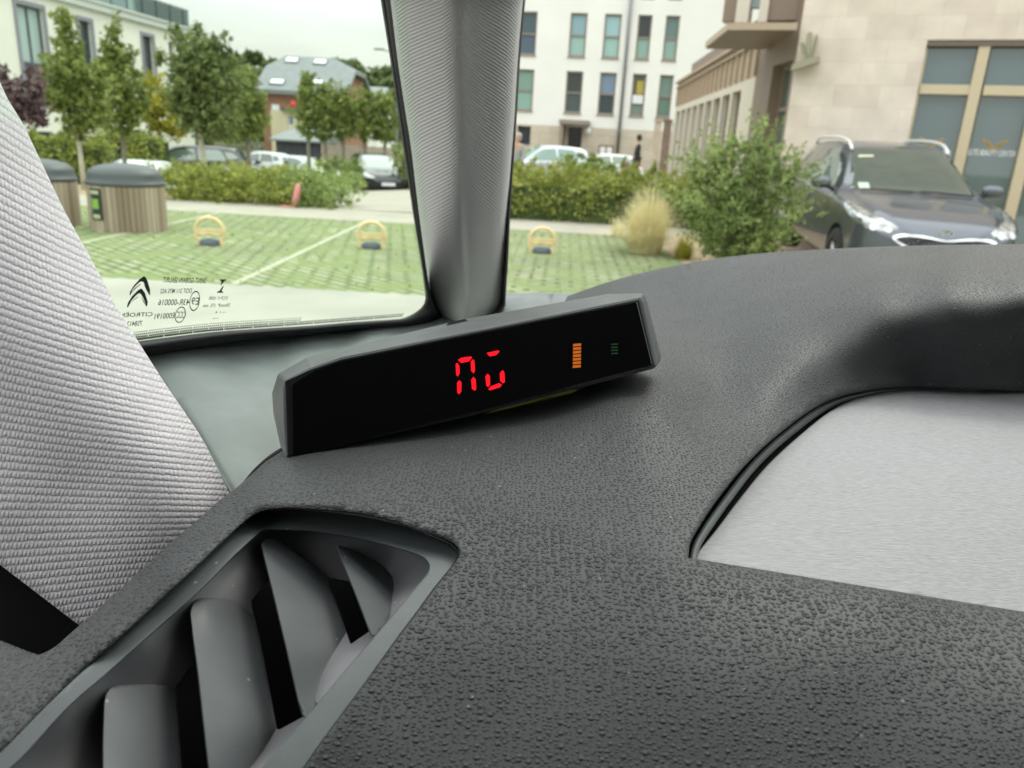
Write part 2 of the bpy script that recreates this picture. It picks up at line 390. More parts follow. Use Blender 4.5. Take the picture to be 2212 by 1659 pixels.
ground_poly('mulch_bed', [(Wz(1040, 458).x, yp), (7, yp), (7, 17.5), (Wz(1040, 458).x, 17.5)], .0, MT['mulch'])
ground_poly('mulch_bed', [(2.15, ye - .3), (9, ye - .3), (9, yp - .05), (3.4, yp - .05), (2.15, yf - .8)], .004, MT['mulch'])
V_ = []; F_ = []; vsx = [yp, 15, 17, 19, 22, 26, 30, 34, 40, 46]
xl = lambda y: np.interp(y, [yp, 18, 28, 46], [Wz(706, 459).x, Wz(725, 420).x, -7.0, -12.0]); xr_ = lambda y: np.interp(y, [yp, 20, 28, 46], [-.35, .2, 1.5, 2])
for y in vsx: V_ += [(xl(y), y, gz(xl(y), y) + .001), (xr_(y), y, gz(xr_(y), y) + .03)]
tag(mk('driveway', V_, [(2 * i, 2 * i + 1, 2 * i + 3, 2 * i + 2) for i in range(len(vsx) - 1)], MT['pave'], uvs=[(v[0], v[1]) for v in V_]), kind='structure')
V_ = []
for y in (19, 24, 30, 36, 44): V_ += [(x, y, gz(x, y) + .004) for x in (-22, -14, -8, -6.5)]
tag(mk('car_park', V_, [(4 * j + i, 4 * j + i + 1, 4 * j + i + 5, 4 * j + i + 4) for j in range(4) for i in range(3)], MT['conc']), kind='structure')
V_ = []
for y in (17.6, 22, 28, 35.8): V_ += [(x, y, gz(x, y) + .012) for x in (1.2, 3, 6)]
tag(mk('forecourt', V_, [(3 * j + i, 3 * j + i + 1, 3 * j + i + 4, 3 * j + i + 3) for j in range(3) for i in range(2)], MT['pave'], uvs=[(v[0], v[1]) for v in V_]), kind='structure')

# ================================================================== BUILDINGS
class Facade:
    """a vertical wall between two ground points, seen from its outer side; openings are cut as real recesses"""
    def __init__(s, p0, p1, z0):
        s.p0 = Vector((p0[0], p0[1], 0)); s.d = (Vector((p1[0], p1[1], 0)) - s.p0); s.L = s.d.length; s.d.normalize(); s.z0 = z0
        s.n = s.d.cross(Vector((0, 0, 1))).normalized()
        if s.n.dot(Vector((0, 0, 0)) - s.p0) < 0: s.n = -s.n
    def at(s, a, z, off=0.0): return s.p0 + s.d * a + Vector((0, 0, z)) + s.n * off
    def px(s, u, v):
        h = hit(u, v, s.p0, s.n); return (h - s.p0).dot(s.d), h.z
    def rect(s, u0, v0, u1, v1):
        c = [s.px(u0, v0), s.px(u1, v1)]; um = (u0 + u1) / 2
        a0, z0 = s.px(u0, (v0 + v1) / 2); a1, z1 = s.px(u1, (v0 + v1) / 2)
        return (min(a0, a1), max(a0, a1), s.px(um, v1)[1], s.px(um, v0)[1])
    def wall(s, name, a0, a1, z0, z1, rects, mat, parent, depth=.2, uvs=True):
        A = sorted({a0, a1} | {x for r in rects for x in r[:2] if a0 < x < a1}); Z = sorted({z0, z1} | {x for r in rects for x in r[2:] if z0 < x < z1})
        V = []; F = []; U = []
        def q(pts):
            b = len(V)
            for a, z, o in pts: V.append(s.at(a, z, o)); U.append((a + o, z + o))
            F.append((b, b + 1, b + 2, b + 3))
        for i in range(len(A) - 1):
            for j in range(len(Z) - 1):
                ca, cz = (A[i] + A[i + 1]) / 2, (Z[j] + Z[j + 1]) / 2
                if any(r[0] < ca < r[1] and r[2] < cz < r[3] for r in rects): continue
                q([(A[i], Z[j], 0), (A[i + 1], Z[j], 0), (A[i + 1], Z[j + 1], 0), (A[i], Z[j + 1], 0)])
        for r in rects:
            x0, x1 = max(r[0], a0), min(r[1], a1); y0, y1 = max(r[2], z0), min(r[3], z1)
            if x1 <= x0 or y1 <= y0: continue
            q([(x0, y0, 0), (x0, y1, 0), (x0, y1, -depth), (x0, y0, -depth)]); q([(x1, y0, 0), (x1, y0, -depth), (x1, y1, -depth), (x1, y1, 0)])
            q([(x0, y1, 0), (x1, y1, 0), (x1, y1, -depth), (x0, y1, -depth)]); q([(x0, y0, 0), (x0, y0, -depth), (x1, y0, -depth), (x1, y0, 0)])
        return mk(name, V, F, mat, parent, uvs=U, world=True)
    def box(s, name, a0, a1, z0, z1, o0, o1, mat, parent, mb=None):
        m = mb or MB(); m.obox(s.at(a0, z0, o0), s.d * (a1 - a0), Vector((0, 0, z1 - z0)), s.n * (o1 - o0))
        return m if mb else m.build(name, mat, parent, world=True)
    def window(s, r, parent, frame, panes, depth=.2, fw=.06, mull=(), rails=(), pane_name='pane'):
        """frame bars with panes behind, set at the back of the recess"""
        a0, a1, z0, z1 = r; f = MB(); o0, o1 = -depth + .01, -depth + .08
        for q in ((a0 + .003, a0 + fw, z0 + .003, z1 - .003), (a1 - fw, a1 - .003, z0 + .003, z1 - .003), (a0 + fw, a1 - fw, z0 + .003, z0 + fw), (a0 + fw, a1 - fw, z1 - fw, z1 - .003)):
            s.box('', *q, o0, o1, None, None, f)
        aa = [a0 + fw] + [a0 + (a1 - a0) * m for m in mull] + [a1 - fw]; zz_ = [z0 + fw] + [z0 + (z1 - z0) * m for m in rails] + [z1 - fw]
        for m in mull: x = a0 + (a1 - a0) * m; s.box('', x - fw / 2, x + fw / 2, z0 + fw, z1 - fw, o0, o1 - .003, None, None, f)
        for m in rails: x = z0 + (z1 - z0) * m; s.box('', a0 + fw, a1 - fw, x - fw / 2, x + fw / 2, o0, o1 - .006, None, None, f)
        w_ = f.build('window', frame, parent, world=True); k = 0
        for j in range(len(zz_) - 1):
            for i in range(len(aa) - 1):
                mt = panes[k % len(panes)]; k += 1
                s.box('pane', aa[i], aa[i + 1], zz_[j], zz_[j + 1], -depth - .02, -depth + .012, mt, w_)
        return w_
def pane(col, r=.12, spec=.5): return M('window_pane', col, r, spec=spec)
def volume(name, facade, a0, a1, z0, z1, depth, mat, parent, skip_front=True):
    """the other walls and the roof behind a facade"""
    f = facade; V = [f.at(a0, z0, -.0), f.at(a1, z0, 0), f.at(a1, z0, -depth), f.at(a0, z0, -depth), f.at(a0, z1, 0), f.at(a1, z1, 0), f.at(a1, z1, -depth), f.at(a0, z1, -depth)]
    return mk(name, V, [(1, 2, 6, 5), (2, 3, 7, 6), (3, 0, 4, 7), (4, 5, 6, 7)], mat, parent, world=True)

# ---- white apartment block facing the viewer
MT['stone'] = brickmat('travertine_cladding', (.70, .61, .52), (.61, .505, .43), (.59, .50, .43), 1.0, bw=.62, rh=.31, ms=.004, nvar=.10, nsc=2.6, rough=.75, bias=-.35)
MT['stone2'] = brickmat('plinth_cladding', (.60, .52, .42), (.55, .48, .385), (.40, .34, .27), 1.0, bw=1.1, rh=.5, ms=.008, nvar=.08, nsc=2, rough=.8)
MT['tanframe'] = M('taupe_window_frame', (.27, .22, .18), .5)
MT['dark'] = M('dark_opening', (.03, .032, .04), .5)
f1 = Facade((-2.6, 38.6), (13.0, 36.2), .25)
r1 = [(1118, 29, 1161, 123), (1230, 29, 1268, 124), (1304, 29, 1341.5, 125), (1376, 30, 1406.5, 126), (1436, 30, 1466, 127)]
r2 = [(1110, 154, 1150, 243), (1221, 155, 1256, 246), (1293, 156, 1328, 247), (1363, 157, 1393, 249), (1421, 158, 1451, 250)]
R1 = [f1.rect(*r) for r in r1]; R2 = [f1.rect(*r) for r in r2]
zb1 = sum(r[2] for r in R1) / 5; zt1 = sum(r[3] for r in R1) / 5; zb2 = sum(r[2] for r in R2) / 5; zt2 = sum(r[3] for r in R2) / 5
rects = []
for a, b in zip(R1, R2):
    x0 = (a[0] + b[0]) / 2; x1 = (a[1] + b[1]) / 2; rects.append([(x0, x1, zb1, zt1), (x0, x1, zb2, zt2), (x0, x1, zb1 + zb1 - zb2, zt1 + zt1 - zt2)])
extra = [[(rects[0][k][0] - 2.9 * j, rects[0][k][1] - 2.9 * j, rects[0][k][2], rects[0][k][3]) for k in range(3)] for j in (1,)]
zpl = f1.px(1300, 277)[1]
AB = empty('apartment_block', f1.at(f1.L / 2, .25), label='white rendered apartment block with two visible rows of tall windows over a stone plinth', cat='building')
allr = [r for c in rects + extra for r in c]
f1.wall('wall', 0, f1.L, zpl, 13.2, allr, MT['white'], AB)
door = f1.rect(1226, 271, 1256, 345); door = (door[0], door[1], .3, door[3]); gwin = f1.rect(1117, 272, 1146, 313)
f1.wall('plinth', 0, f1.L, -.2, zpl - .003, [door, gwin], MT['stone2'], AB, depth=.3)
volume('side_walls', f1, 0, f1.L, -.2, 13.2, 11, MT['white'], AB)
P_ = {}
def pn(c):
    if c not in P_: P_[c] = pane(c)
    return P_[c]
pc_ = [[((0.076, 0.110, 0.130), (0.089, 0.123, 0.164)), ((0.201, 0.323, 0.262), (0.249, 0.399, 0.338))],
       [((0.261, 0.397, 0.438), (0.315, 0.478, 0.423)), ((0.050, 0.060, 0.056), (0.070, 0.094, 0.097))],
       [((0.332, 0.509, 0.536), (0.328, 0.498, 0.450)), ((0.188, 0.256, 0.351), (0.043, 0.060, 0.067))],
       [((0.046, 0.056, 0.059), (0.267, 0.403, 0.356)), ((0.107, 0.107, 0.073), (0.169, 0.244, 0.203))],
       [((0.137, 0.218, 0.211), (0.266, 0.402, 0.348)), ((0.173, 0.262, 0.221), (0.140, 0.222, 0.174))]]
for i, c in enumerate(rects):
    for k in range(2):
        f1.window(c[k], AB, MT['tanframe'], [pn(pc_[i][k][1]), pn(pc_[i][k][0])], rails=(.49,), fw=.07, depth=.16)
        s_ = c[k]; f1.box('window_sill', s_[0] - .03, s_[1] + .03, s_[2] - .06, s_[2] - .002, -.10, .05, MT['tanframe'], AB)
    f1.window(c[2], AB, MT['tanframe'], [pn((.2, .4, .35))], rails=(.49,), fw=.07, depth=.16)
for c in extra:
    for k in range(3): f1.window(c[k], AB, MT['tanframe'], [pn((.1, .2, .2))], rails=(.49,), fw=.07, depth=.16)
MT['paper'] = M('white_paper', (.75, .75, .78), .8)
s_ = rects[3][1]; hh = s_[3] - s_[2]
f1.box('paper_sheet', s_[0] + .08, s_[1] - .08, s_[2] + hh * .30, s_[2] + hh * .50, -.07, -.065, MT['paper'], AB)
MT['yellow'] = M('yellow_curtain', (.45, .36, .08), .9)
f1.box('curtain', s_[0] + (s_[1] - s_[0]) * .35, s_[1] - .10, s_[2] + hh * .53, s_[2] + hh * .84, -.146, -.142, MT['yellow'], AB)
f1.window(gwin, AB, MT['anthracite'], [pn((.03, .035, .05))], depth=.3, fw=.05)
f1.window(door, AB, MT['anthracite'], [pn((.02, .02, .024))], depth=.3, fw=.06)
ca = f1.rect(1213, 262, 1276, 270); f1.box('door_canopy', ca[0], ca[1], ca[2], ca[3] + .02, .003, 1.1, MT['tanframe'], AB)
jb = f1.rect(1212, 271, 1219, 345); f1.box('door_jamb', jb[0], jb[1], .2, ca[2] - .003, .003, 1.0, MT['tanframe'], AB)
MT['pipe'] = M('zinc_downpipe', (.28, .28, .29), .4, .5)
ap = f1.px(1350, 150)[0]; b = MB(); b.tube([f1.at(ap, .2, .12), f1.at(ap, 13, .12)], .075, 10)
for z in (2.2, 5, 8, 11): b.lathe([(.09, z), (.10, z + .02), (.10, z + .06), (.09, z + .08)], c=f1.at(ap, 0, .12), n=12)
b.build('downpipe', MT['pipe'], AB, True, world=True)
MT['globe'] = M('lamp_glass', (.75, .78, .8), .2)
gl = f1.at(f1.px(1271, 283)[0], f1.px(1271, 283)[1], .35); b = MB(); b.lathe([(.001, -.16), (.09, -.13), (.15, -.05), (.16, .02), (.12, .11), (.05, .15), (.001, .16)], c=gl, n=16); b.tube([gl + Vector((0, 0, .1)), f1.at(f1.px(1271, 283)[0], gl.z + .22, .0)], .02, 6)
b.build('door_lamp', MT['globe'], AB, True, world=True)
# notice board in front of the block
NBp = f1.at(f1.px(1310, 330)[0], .3, .8); NB = empty('notice_board', NBp, label='small brown notice board with two pale sheets before the white block', cat='sign')
nr_ = f1.rect(1294, 314, 1327, 346); MT['brownp'] = M('brown_board', (.22, .13, .08), .7)
b = MB(); f1.box('', nr_[0], nr_[1], nr_[2], nr_[3], .75, .80, None, None, b); b.build('board', MT['brownp'], NB, world=True)
for q in (.12, .55): w_ = nr_[1] - nr_[0]; f1.box('notice', nr_[0] + w_ * q, nr_[0] + w_ * (q + .33), nr_[2] + .18, nr_[3] - .08, .803, .81, MT['paper'], NB)
for q in (nr_[0] + .06, nr_[1] - .06): b = MB(); b.tube([f1.at(q, .2, .72), f1.at(q, nr_[3], .72)], .03, 8); b.build('post', MT['brownp'], NB, world=True)
# stone gate piers right of it
MT['pier'] = M('pale_pier_render', (.48, .39, .30), .85, var=.12, vs=3); MT['pierd'] = M('weathered_brown_timber', (.20, .14, .10), .8, var=.2, vs=6)
for (u0, u1, vt, mt, nm, lab) in ((1408, 1422, 268, 'pier', 'gate_pier', 'pale rendered gate pier nearest the walking person'), (1426, 1441, 268, 'pierd', 'gate_post', 'dark brown timber gate post between two pale piers'), (1444, 1452, 275, 'pier', 'gate_pier', 'narrow pale pier between the dark and the reddish gate posts'), (1455, 1466, 262, 'pierd', 'gate_post', 'tall reddish gate post beside the ribbed stone wing')):
    a0, z_ = f1.px(u0, 320); a1, _ = f1.px(u1, 320); zt_ = f1.px(u0, vt)[1]
    o_ = 3.2; b = MB(); f1.box('', a0, a1, .2, zt_, o_, o_ + .35, None, None, b); f1.box('', a0 - .04, a1 + .04, zt_, zt_ + .07, o_ - .04, o_ + .39, None, None, b)
    tag(b.build(nm, MT[mt]), lab, 'gate post')

# ---- travertine shop building at the right, with its ribbed wing
C0 = Wy(1702, 240, 12.5); C1 = Wy(2212, 240, 11.25); dv = (C1 - C0).normalized(); C2 = C0 + dv * 8
SB = empty('shop_building', (C0.x + 3, C0.y, 0), label='beige travertine shop building with large beige framed shop windows behind the parked grey car', cat='building')
f2 = Facade((C0.x, C0.y), (C2.x, C2.y), 0)
aL = (f2.px(2005, 85)[0] + f2.px(1960, 302)[0]) / 2; zT = f2.px(2100, 86)[1]
aM0 = (f2.px(2114, 100)[0] + f2.px(2062, 355)[0]) / 2; aM1 = (f2.px(2141, 100)[0] + f2.px(2084, 355)[0]) / 2
zR0 = f2.px(1995, 202)[1]; zR1 = f2.px(1995, 181)[1]
opening = (aL, f2.L - .5, .12, zT)
f2.wall('wall', 0, f2.L, -.2, 8.5, [opening], MT['stone'], SB, depth=.22)
volume('side_walls', f2, 0, f2.L, -.2, 8.5, 7, MT['stone'], SB)
MT['beige'] = M('beige_metal_frame', (.56, .47, .32), .45); MT['beiged'] = M('bronze_window_head', (.16, .12, .09), .5)
pw = aM0 - aL; cols = [(aL, aM0), (aM1, aM1 + pw * .96), (aM1 + pw + .12, aM1 + 2 * pw)]
b = MB(); f2.box('', aM0, aM1, .12, zT - .075, -.20, -.03, None, None, b); x = cols[1][1]; f2.box('', x, cols[2][0], .12, zT - .075, -.20, -.03, None, None, b)
f2.box('', aL + .003, aL + .03, .12, zT - .075, -.2, -.08, None, None, b)
for c in cols: f2.box('', c[0] + .03, c[1], zR0, zR1, -.20, -.05, None, None, b); f2.box('', c[0] + .03, c[1], .125, .24, -.2, -.06, None, None, b)
b.build('window_frame', MT['beige'], SB, world=True)
f2.box('window_head', aL + .003, f2.L - .503, zT - .075, zT - .003, -.20, -.015, MT['beiged'], SB)
def shopglass():
    m = bpy.data.materials.new('shop_glass'); m.use_nodes = True; t = m.node_tree; b = t.nodes['Principled BSDF']
    b.inputs['Base Color'].default_value = (.085, .135, .15, 1); b.inputs['Roughness'].default_value = .03; b.inputs['Specular IOR Level'].default_value = 1.0; b.inputs['IOR'].default_value = 1.75
    return m
MT['shopg'] = shopglass(); GL = []
for i, c in enumerate(cols):
    GL.append(f2.box('shop_pane', c[0] + .03, c[1], .24, zR0, -.19, -.17, MT['shopg'], SB)); f2.box('shop_pane', c[0] + .03, c[1], zR1, zT - .075, -.19, -.17, MT['shopg'], SB)
MT['gold'] = M('gold_foil', (.42, .27, .09), .4); MT['wfoil'] = M('white_foil', (.8, .8, .8), .6)
def wings(cu, cv, w_, h_, host):
    polys = []
    for s in (-1, 1):
        for k in range(3):
            y0 = -.5 + k * .22; x1 = 1 - k * .22
            polys.append([(s * .12, y0 + .45), (s * .30, y0 + .12), (s * .6 * x1, y0 - .05), (s * x1, y0 - .15 - .1 * (2 - k) * .3), (s * .85 * x1, y0 + .12), (s * .5 * x1, y0 + .28), (s * .25, y0 + .5)])
    polys.append([(0, -.1), (.09, .1), (.05, .55), (0, .7), (-.05, .55), (-.09, .1)])
    pf = lambda x, y: f2.at(*f2.px(cu + x * w_ / 2, cv + y * h_ / 2), -.166) if False else f2.at(f2.px(cu, cv)[0] + x * w_, f2.px(cu, cv)[1] - y * h_, -.166)
    V = []; F = []
    for poly in polys:
        b0 = len(V); V += [pf(*p) for p in poly]; F.append(tuple(range(b0, b0 + len(poly))))
    mk('wing_emblem', V, F, MT['gold'], host, world=True)
def shoptext(txt, u0, u1, v_, h, host, mat='wfoil'):
    vs, fs = text_mesh(txt); a0 = f2.px(u0, v_)[0]; a1 = f2.px(u1, v_)[0]; z = f2.px((u0 + u1) / 2, v_)[1]
    mk('shop_lettering', [f2.at(a0 + (a1 - a0) * x, z + y * h, -.165) for x, y in vs], fs, MT[mat], host, world=True)
# brackets, recess and upper storey of the wing
_n = Wy(1588, 110, 17.0); _zf1 = _n.z; _fr = Wz(1486, 170, _zf1); _d = (_fr - _n).normalized(); _st = _n - _d * 2.0
for _k in range(60):
    if (_st - CAM).dot(AX_R) / (_st - CAM).dot(AX_F) * FPX + CX > 1645: break
    _st -= _d * .05
f3 = Facade((_st.x, _st.y), (_fr.x + _d.x * 2, _fr.y + _d.y * 2), 0)
WG = empty('ribbed_wing', (5.4, 19, 0), label='low brown and cream wing with ribbed fascia running back beside the shop building', cat='building')
MT['fascia'] = M('tan_ribbed_metal', (.43, .33, .24), .5); MT['fasciad'] = M('brown_metal', (.24, .175, .135), .5); MT['wcream'] = M('cream_column_render', (.62, .56, .47), .8)
zf1 = _zf1; zf0 = hit(1611, 173, f3.p0, f3.n).z; print('wing', _st, _fr, zf0, zf1, hit(1486, 227, f3.p0, f3.n).z)
b = MB(); f3.box('', 0, f3.L, zf0, zf1, -.3, 0, None, None, b)
k = 0
while k * .55 < f3.L: f3.box('', k * .55, k * .55 + .05, zf0 + .01, zf1 - .05, 0, .05, None, None, b); k += 1
f3.box('', 0, f3.L, zf1, zf1 + .06, -.3, .10, None, None, b); f3.box('', 0, f3.L, zf1 - .13, zf1 - .10, 0, .07, None, None, b)
b.build('fascia', MT['fascia'], WG, world=True)
rc = []; a = 1.1
while a < f3.L - .6: rc.append((a, a + .85, .45, zf0 - .15)); a += 1.06
f3.wall('wall', 0, f3.L, -.2, zf0 - .003, rc, MT['wcream'], WG, depth=.22)
MT['wingg'] = pane((.09, .15, .14), .08, .8)
for r in rc: f3.window(r, WG, MT['tanframe'], [MT['wingg']], rails=(.3, .68), fw=.05)
volume('side_walls', f3, 0, f3.L, -.2, zf1 - .02, 5, MT['wcream'], WG)
zu = hit(1500, 115, f3.p0, f3.n).z; f3.box('upper_storey', .3, f3.L - .02, zf1 + .062, zu, -2.5, -.35, MT['fasciad'], WG)

# entrance between the two: return wall with a glass door, projecting canopy
f4 = Facade((C0.x + .02, C0.y + .02), (_st.x, _st.y - .02), 0)
dr = (f4.L * .08, f4.L * .55, .12, f4.px(1700, 133)[1])
f4.wall('return_wall', 0, f4.L, -.2, 8.5, [dr], MT['fasciad'], SB, depth=.25)
f4.window(dr, SB, MT['tanframe'], [pane((.10, .20, .18), .06, .9)], rails=(.12, .3, .5, .75), fw=.07, depth=.25)
MT['zeb'] = M('striped_door_film', (.5, .5, .5), .6)
_a = Wy(1575, 68, 12.6); zb = _a.z; _b = Wz(1526, 106, zb); _c = Wz(1722, 68, zb); _ab = _b - _a; _ac = _c - _a; _ac.z = _ab.z = 0; print('canopy', _a, _b, _c)
b = MB(); b.obox(_a, _ac, _ab, (0, 0, .12)); CN = b.build('entrance_canopy', MT['fasciad'], SB, world=True)
b = MB(); b.obox(_a + Vector((-.02, -.003, .015)), _ac, (0, -.03, 0), (0, 0, .10)); b.obox(_a + Vector((-.003, -.03, .015)), (-.03, .0, 0), _ab, (0, 0, .10)); b.build('canopy_edge', MT['fascia'], SB, world=True)
# upper bay over the canopy: pilasters and glazing
_p = Wy(1556, 20, 13.3); _q = Wy(1740, 20, 12.75); f5 = Facade((_p.x, _p.y), (_q.x, _q.y), 0); b = MB()
UB = [f5.px(u, 20)[0] for u in (1560, 1590, 1618, 1640, 1660, 1690, 1722, 1745)]
f5.box('', UB[0], UB[1], zb + .25, 7, -.3, -.1, None, None, b); f5.box('', UB[4], UB[6], zb + .25, 7, -.3, -.05, None, None, b); b.build('bronze_cladding', MT['fasciad'], SB, world=True)
b = MB(); f5.box('', UB[1] + .003, UB[2], zb + .22, 7, -.3, 0, None, None, b); f5.box('', UB[3], UB[4] - .003, zb + .22, 7, -.3, 0, None, None, b); b.build('pilasters', MT['wcream'], SB, world=True)
b = MB(); f5.box('', UB[2] + .003, UB[3] - .003, zb + .45, 7, -.28, -.12, None, None, b); b.build('bay_glass', pane((.30, .36, .38), .1), SB, world=True)
# tulip-shaped metal emblem on a bracket near the corner
EM = empty('tulip_sign', f2.at(.35, 2.6, .2), label='pale metal tulip shaped emblem on a bracket at the corner of the travertine facade', cat='sign')
MT['emb'] = M('weathered_pale_metal', (.33, .31, .22), .4, .3)
def esc(x, y): return 1474.6 + x / 3.0, y / 3.0
def extr(name, poly, o0, o1, mat, parent):
    P0 = [f2.at(*f2.px(*esc(*p)), o1) for p in poly]; P1 = [f2.at(*f2.px(*esc(*p)), o0) for p in poly]; n = len(poly)
    mk(name, P0 + P1, [tuple(range(n)), tuple(range(2 * n - 1, n - 1, -1))] + [(i, i + n, (i + 1) % n + n, (i + 1) % n) for i in range(n)], mat, parent, world=True)
extr('petal', [(800, 395), (780, 350), (765, 290), (790, 285), (812, 320), (818, 390)], .12, .2, MT['emb'], EM)
extr('petal', [(805, 290), (812, 240), (832, 222), (850, 232), (838, 320), (826, 388), (815, 350)], .16, .26, MT['emb'], EM)
extr('petal', [(830, 390), (845, 320), (860, 245), (880, 232), (882, 270), (862, 340), (842, 392)], .10, .17, MT['emb'], EM)
extr('bracket', [(712, 470), (722, 430), (800, 402), (892, 378), (888, 415), (800, 445)], .06, .28, MT['emb'], EM)
extr('stem', [(792, 405), (800, 380), (845, 378), (850, 400)], .10, .24, MT['emb'], EM)

NBK = empty('reflection_block', (8, -16, 0), label='grey white apartment block added behind the viewer to be reflected in the shop panes', cat='building')  # unseen block, put in to give the shop panes something to reflect
f6 = Facade((1.5, -14), (16, -13), 0); f6.n = -f6.n if f6.n.y < 0 else f6.n
q6 = [(k * 2.4 + 1, k * 2.4 + 2.1, z_, z_ + 1.7) for k in range(5) for z_ in (.9, 3.2)]
f6.wall('wall', 0, f6.L, -.2, 5.2, q6, M('grey_render', (.30, .32, .33), .9), NBK); volume('side_walls', f6, 0, f6.L, -.2, 5.2, 9, MT['slate'] if 'slate' in MT else MT['white'], NBK)
for q in q6: f6.window(q, NBK, MT['anthracite'], [MT['dark']])
# ---- cream apartment building along the left
fL = Facade((-26.4, 22), (-22.72, 54.5), -1)
LB = empty('cream_apartment_building', (-25, 38, -1), label='long cream apartment building at the left with dark framed windows and a glass roof terrace', cat='building')
zc = 7.5
wr = [fL.rect(41, 28, 97, 116), fL.rect(174, 60, 200, 128), fL.rect(311, 95, 333, 168), fL.rect(367, 111, 377, 162)]
lowr = []
rr = []
for r in wr: rr.append((r[0], r[1], 4.05, 6.5))
rr[0] = (wr[0][0], wr[0][1], 3.0, 6.55)
g0 = fL.rect(63, 284, 115, 318); rr2 = [(g0[0], g0[1], g0[2], g0[3]), (wr[0][0] + .2, wr[0][1] - .1, 1.9, 2.8)]
for q in (rr[1], rr[2]): rr2.append((q[0], q[1], 1.15, 3.2))
x = rr[0][0] - 4.2; rr2.append((x - 2, x, 4.1, 6.5))
fL.wall('wall', -10, fL.L, -1.6, zc, rr + rr2, MT['cream'], LB, depth=.25)
volume('side_walls', fL, -10, fL.L, -1.6, zc, 12, MT['cream'], LB)
MT['pblind'] = pane((.34, .44, .42), .2); MT['pdark'] = pane((.05, .06, .07), .1, .6); MT['mauve'] = M('grey_mauve_surround', (.22, .22, .27), .7)
fL.window(rr[0], LB, MT['anthracite'], [MT['anthracite'], MT['anthracite'], MT['pblind'], MT['pblind']], mull=(.52,), rails=(.27,), fw=.10, depth=.25)
for q, mats in ((rr[1], ['pdark']), (rr[2], ['pblind', 'pdark']), (rr[3], ['pblind']), (rr2[0], ['pdark']), (rr2[1], ['pdark']), (rr2[2], ['pdark']), (rr2[3], ['pdark']), (rr2[4], ['pdark'])):
    fL.window(q, LB, MT['anthracite'], [MT[m_] for m_ in mats], mull=(.5,) if len(mats) > 1 else (), fw=.09, depth=.25)
for q in rr[:3]:
    f_ = MB(); e_ = .18
    for z_ in ((q[0] - e_, q[0] - .003, q[2] - .1, q[3] + e_), (q[1] + .003, q[1] + e_, q[2] - .1, q[3] + e_), (q[0] - .003, q[1] + .003, q[3] + .003, q[3] + e_)): fL.box('', *z_, .003, .06, None, None, f_)
    f_.build('window_surround', MT['mauve'], LB, world=True)
b = MB(); fL.box('', -10, fL.L + .1, zc - .35, zc, .003, .22, None, None, b); fL.box('', -10, fL.L + .15, zc, zc + .12, -12, .30, None, None, b); b.build('cornice', M('pale_cornice', (.50, .53, .50), .7), LB, world=True)
ae = fL.px(338, 40)[0]
fP = Facade((fL.at(-10, 0, -1.9).x, fL.at(-10, 0, -1.9).y), (fL.at(ae, 0, -1.9).x, fL.at(ae, 0, -1.9).y), 0)
pr_ = [(k * 3.4 + 1.0, k * 3.4 + 2.4, zc + .3, zc + 2.5) for k in range(int(fP.L / 3.4))]
MT['pent'] = M('lilac_grey_cladding', (.36, .36, .38), .7)
fP.wall('penthouse_wall', 0, fP.L, zc + .12, zc + 3.4, pr_, MT['pent'], LB); volume('penthouse_sides', fP, 0, fP.L, zc + .12, zc + 3.4, 8, MT['pent'], LB)
for r in pr_: fP.window(r, LB, MT['anthracite'], [MT['pdark'], MT['pblind']], mull=(.5,), fw=.1)
b = MB(); a = -10
while a < fL.L: fL.box('', a, a + .05, zc + .12, zc + 1.15, .12, .18, None, None, b); a += 1.5
fL.box('', -10, fL.L, zc + 1.12, zc + 1.17, .11, .19, None, None, b); b.build('balustrade_rail', MT['anthracite'], LB, world=True)
fL.box('balustrade_glass', -10, fL.L, zc + .14, zc + 1.1, .14, .16, glassmat('balustrade_glass', (.70, .80, .78), .15), LB)

# ---- brick house with slate roof
HS = empty('brick_house', (-16.5, 63, -1.2), label='brick house with a grey slate hipped roof and four skylights beyond the trees', cat='house')
MT['slate'] = M('slate_roof', (.17, .19, .19), .6, var=.1, vs=2); MT['brick'] = brickmat('red_brick_wall', (.33, .16, .105), (.27, .13, .085), (.36, .25, .2), 3, nvar=.1)
MT['skyl'] = M('skylight_glass', (.75, .8, .84), .3)
x0 = Wy(566, 187, 59).x; x1 = Wy(738, 190, 59).x; yA, yB, yM = 59, 68.5, 63.2
ze = Wy(650, 188, 59).z; zr = Wy(670, 123, yM).z; zh = ze + (zr - ze) * .62
rx0 = Wy(617, 123, yM).x; rx1 = Wy(722, 124, yM).x
e_ = .5
def Q(x, y, z): return Vector((x, y, z))
yh0 = yA + (yM - yA) * .62; yh1 = yB - (yB - yM) * .62
rv = [Q(x0 - e_, yA - e_, ze - .3), Q(x1 + e_, yA - e_, ze - .3), Q(x1 + e_, yh0, zh), Q(rx1, yM, zr), Q(rx0, yM, zr), Q(x0 - e_, yh0, zh), Q(x1 + e_, yh1, zh), Q(x1 + e_, yB + e_, ze - .3), Q(x0 - e_, yB + e_, ze - .3), Q(x0 - e_, yh1, zh)]
fcs = [(0, 1, 2, 3, 4, 5), (2, 6, 3), (3, 6, 7, 8, 9, 4), (5, 4, 9)]
rv2 = [v - Vector((0, 0, .28)) for v in rv]; loop = [0, 1, 2, 6, 7, 8, 9, 5]
RF = mk('roof', rv + rv2, fcs + [tuple(i + 10 for i in f[::-1]) for f in fcs] + [(loop[i], loop[(i + 1) % 8], loop[(i + 1) % 8] + 10, loop[i] + 10) for i in range(8)], MT['slate'], HS, world=True)
zg = -1.4
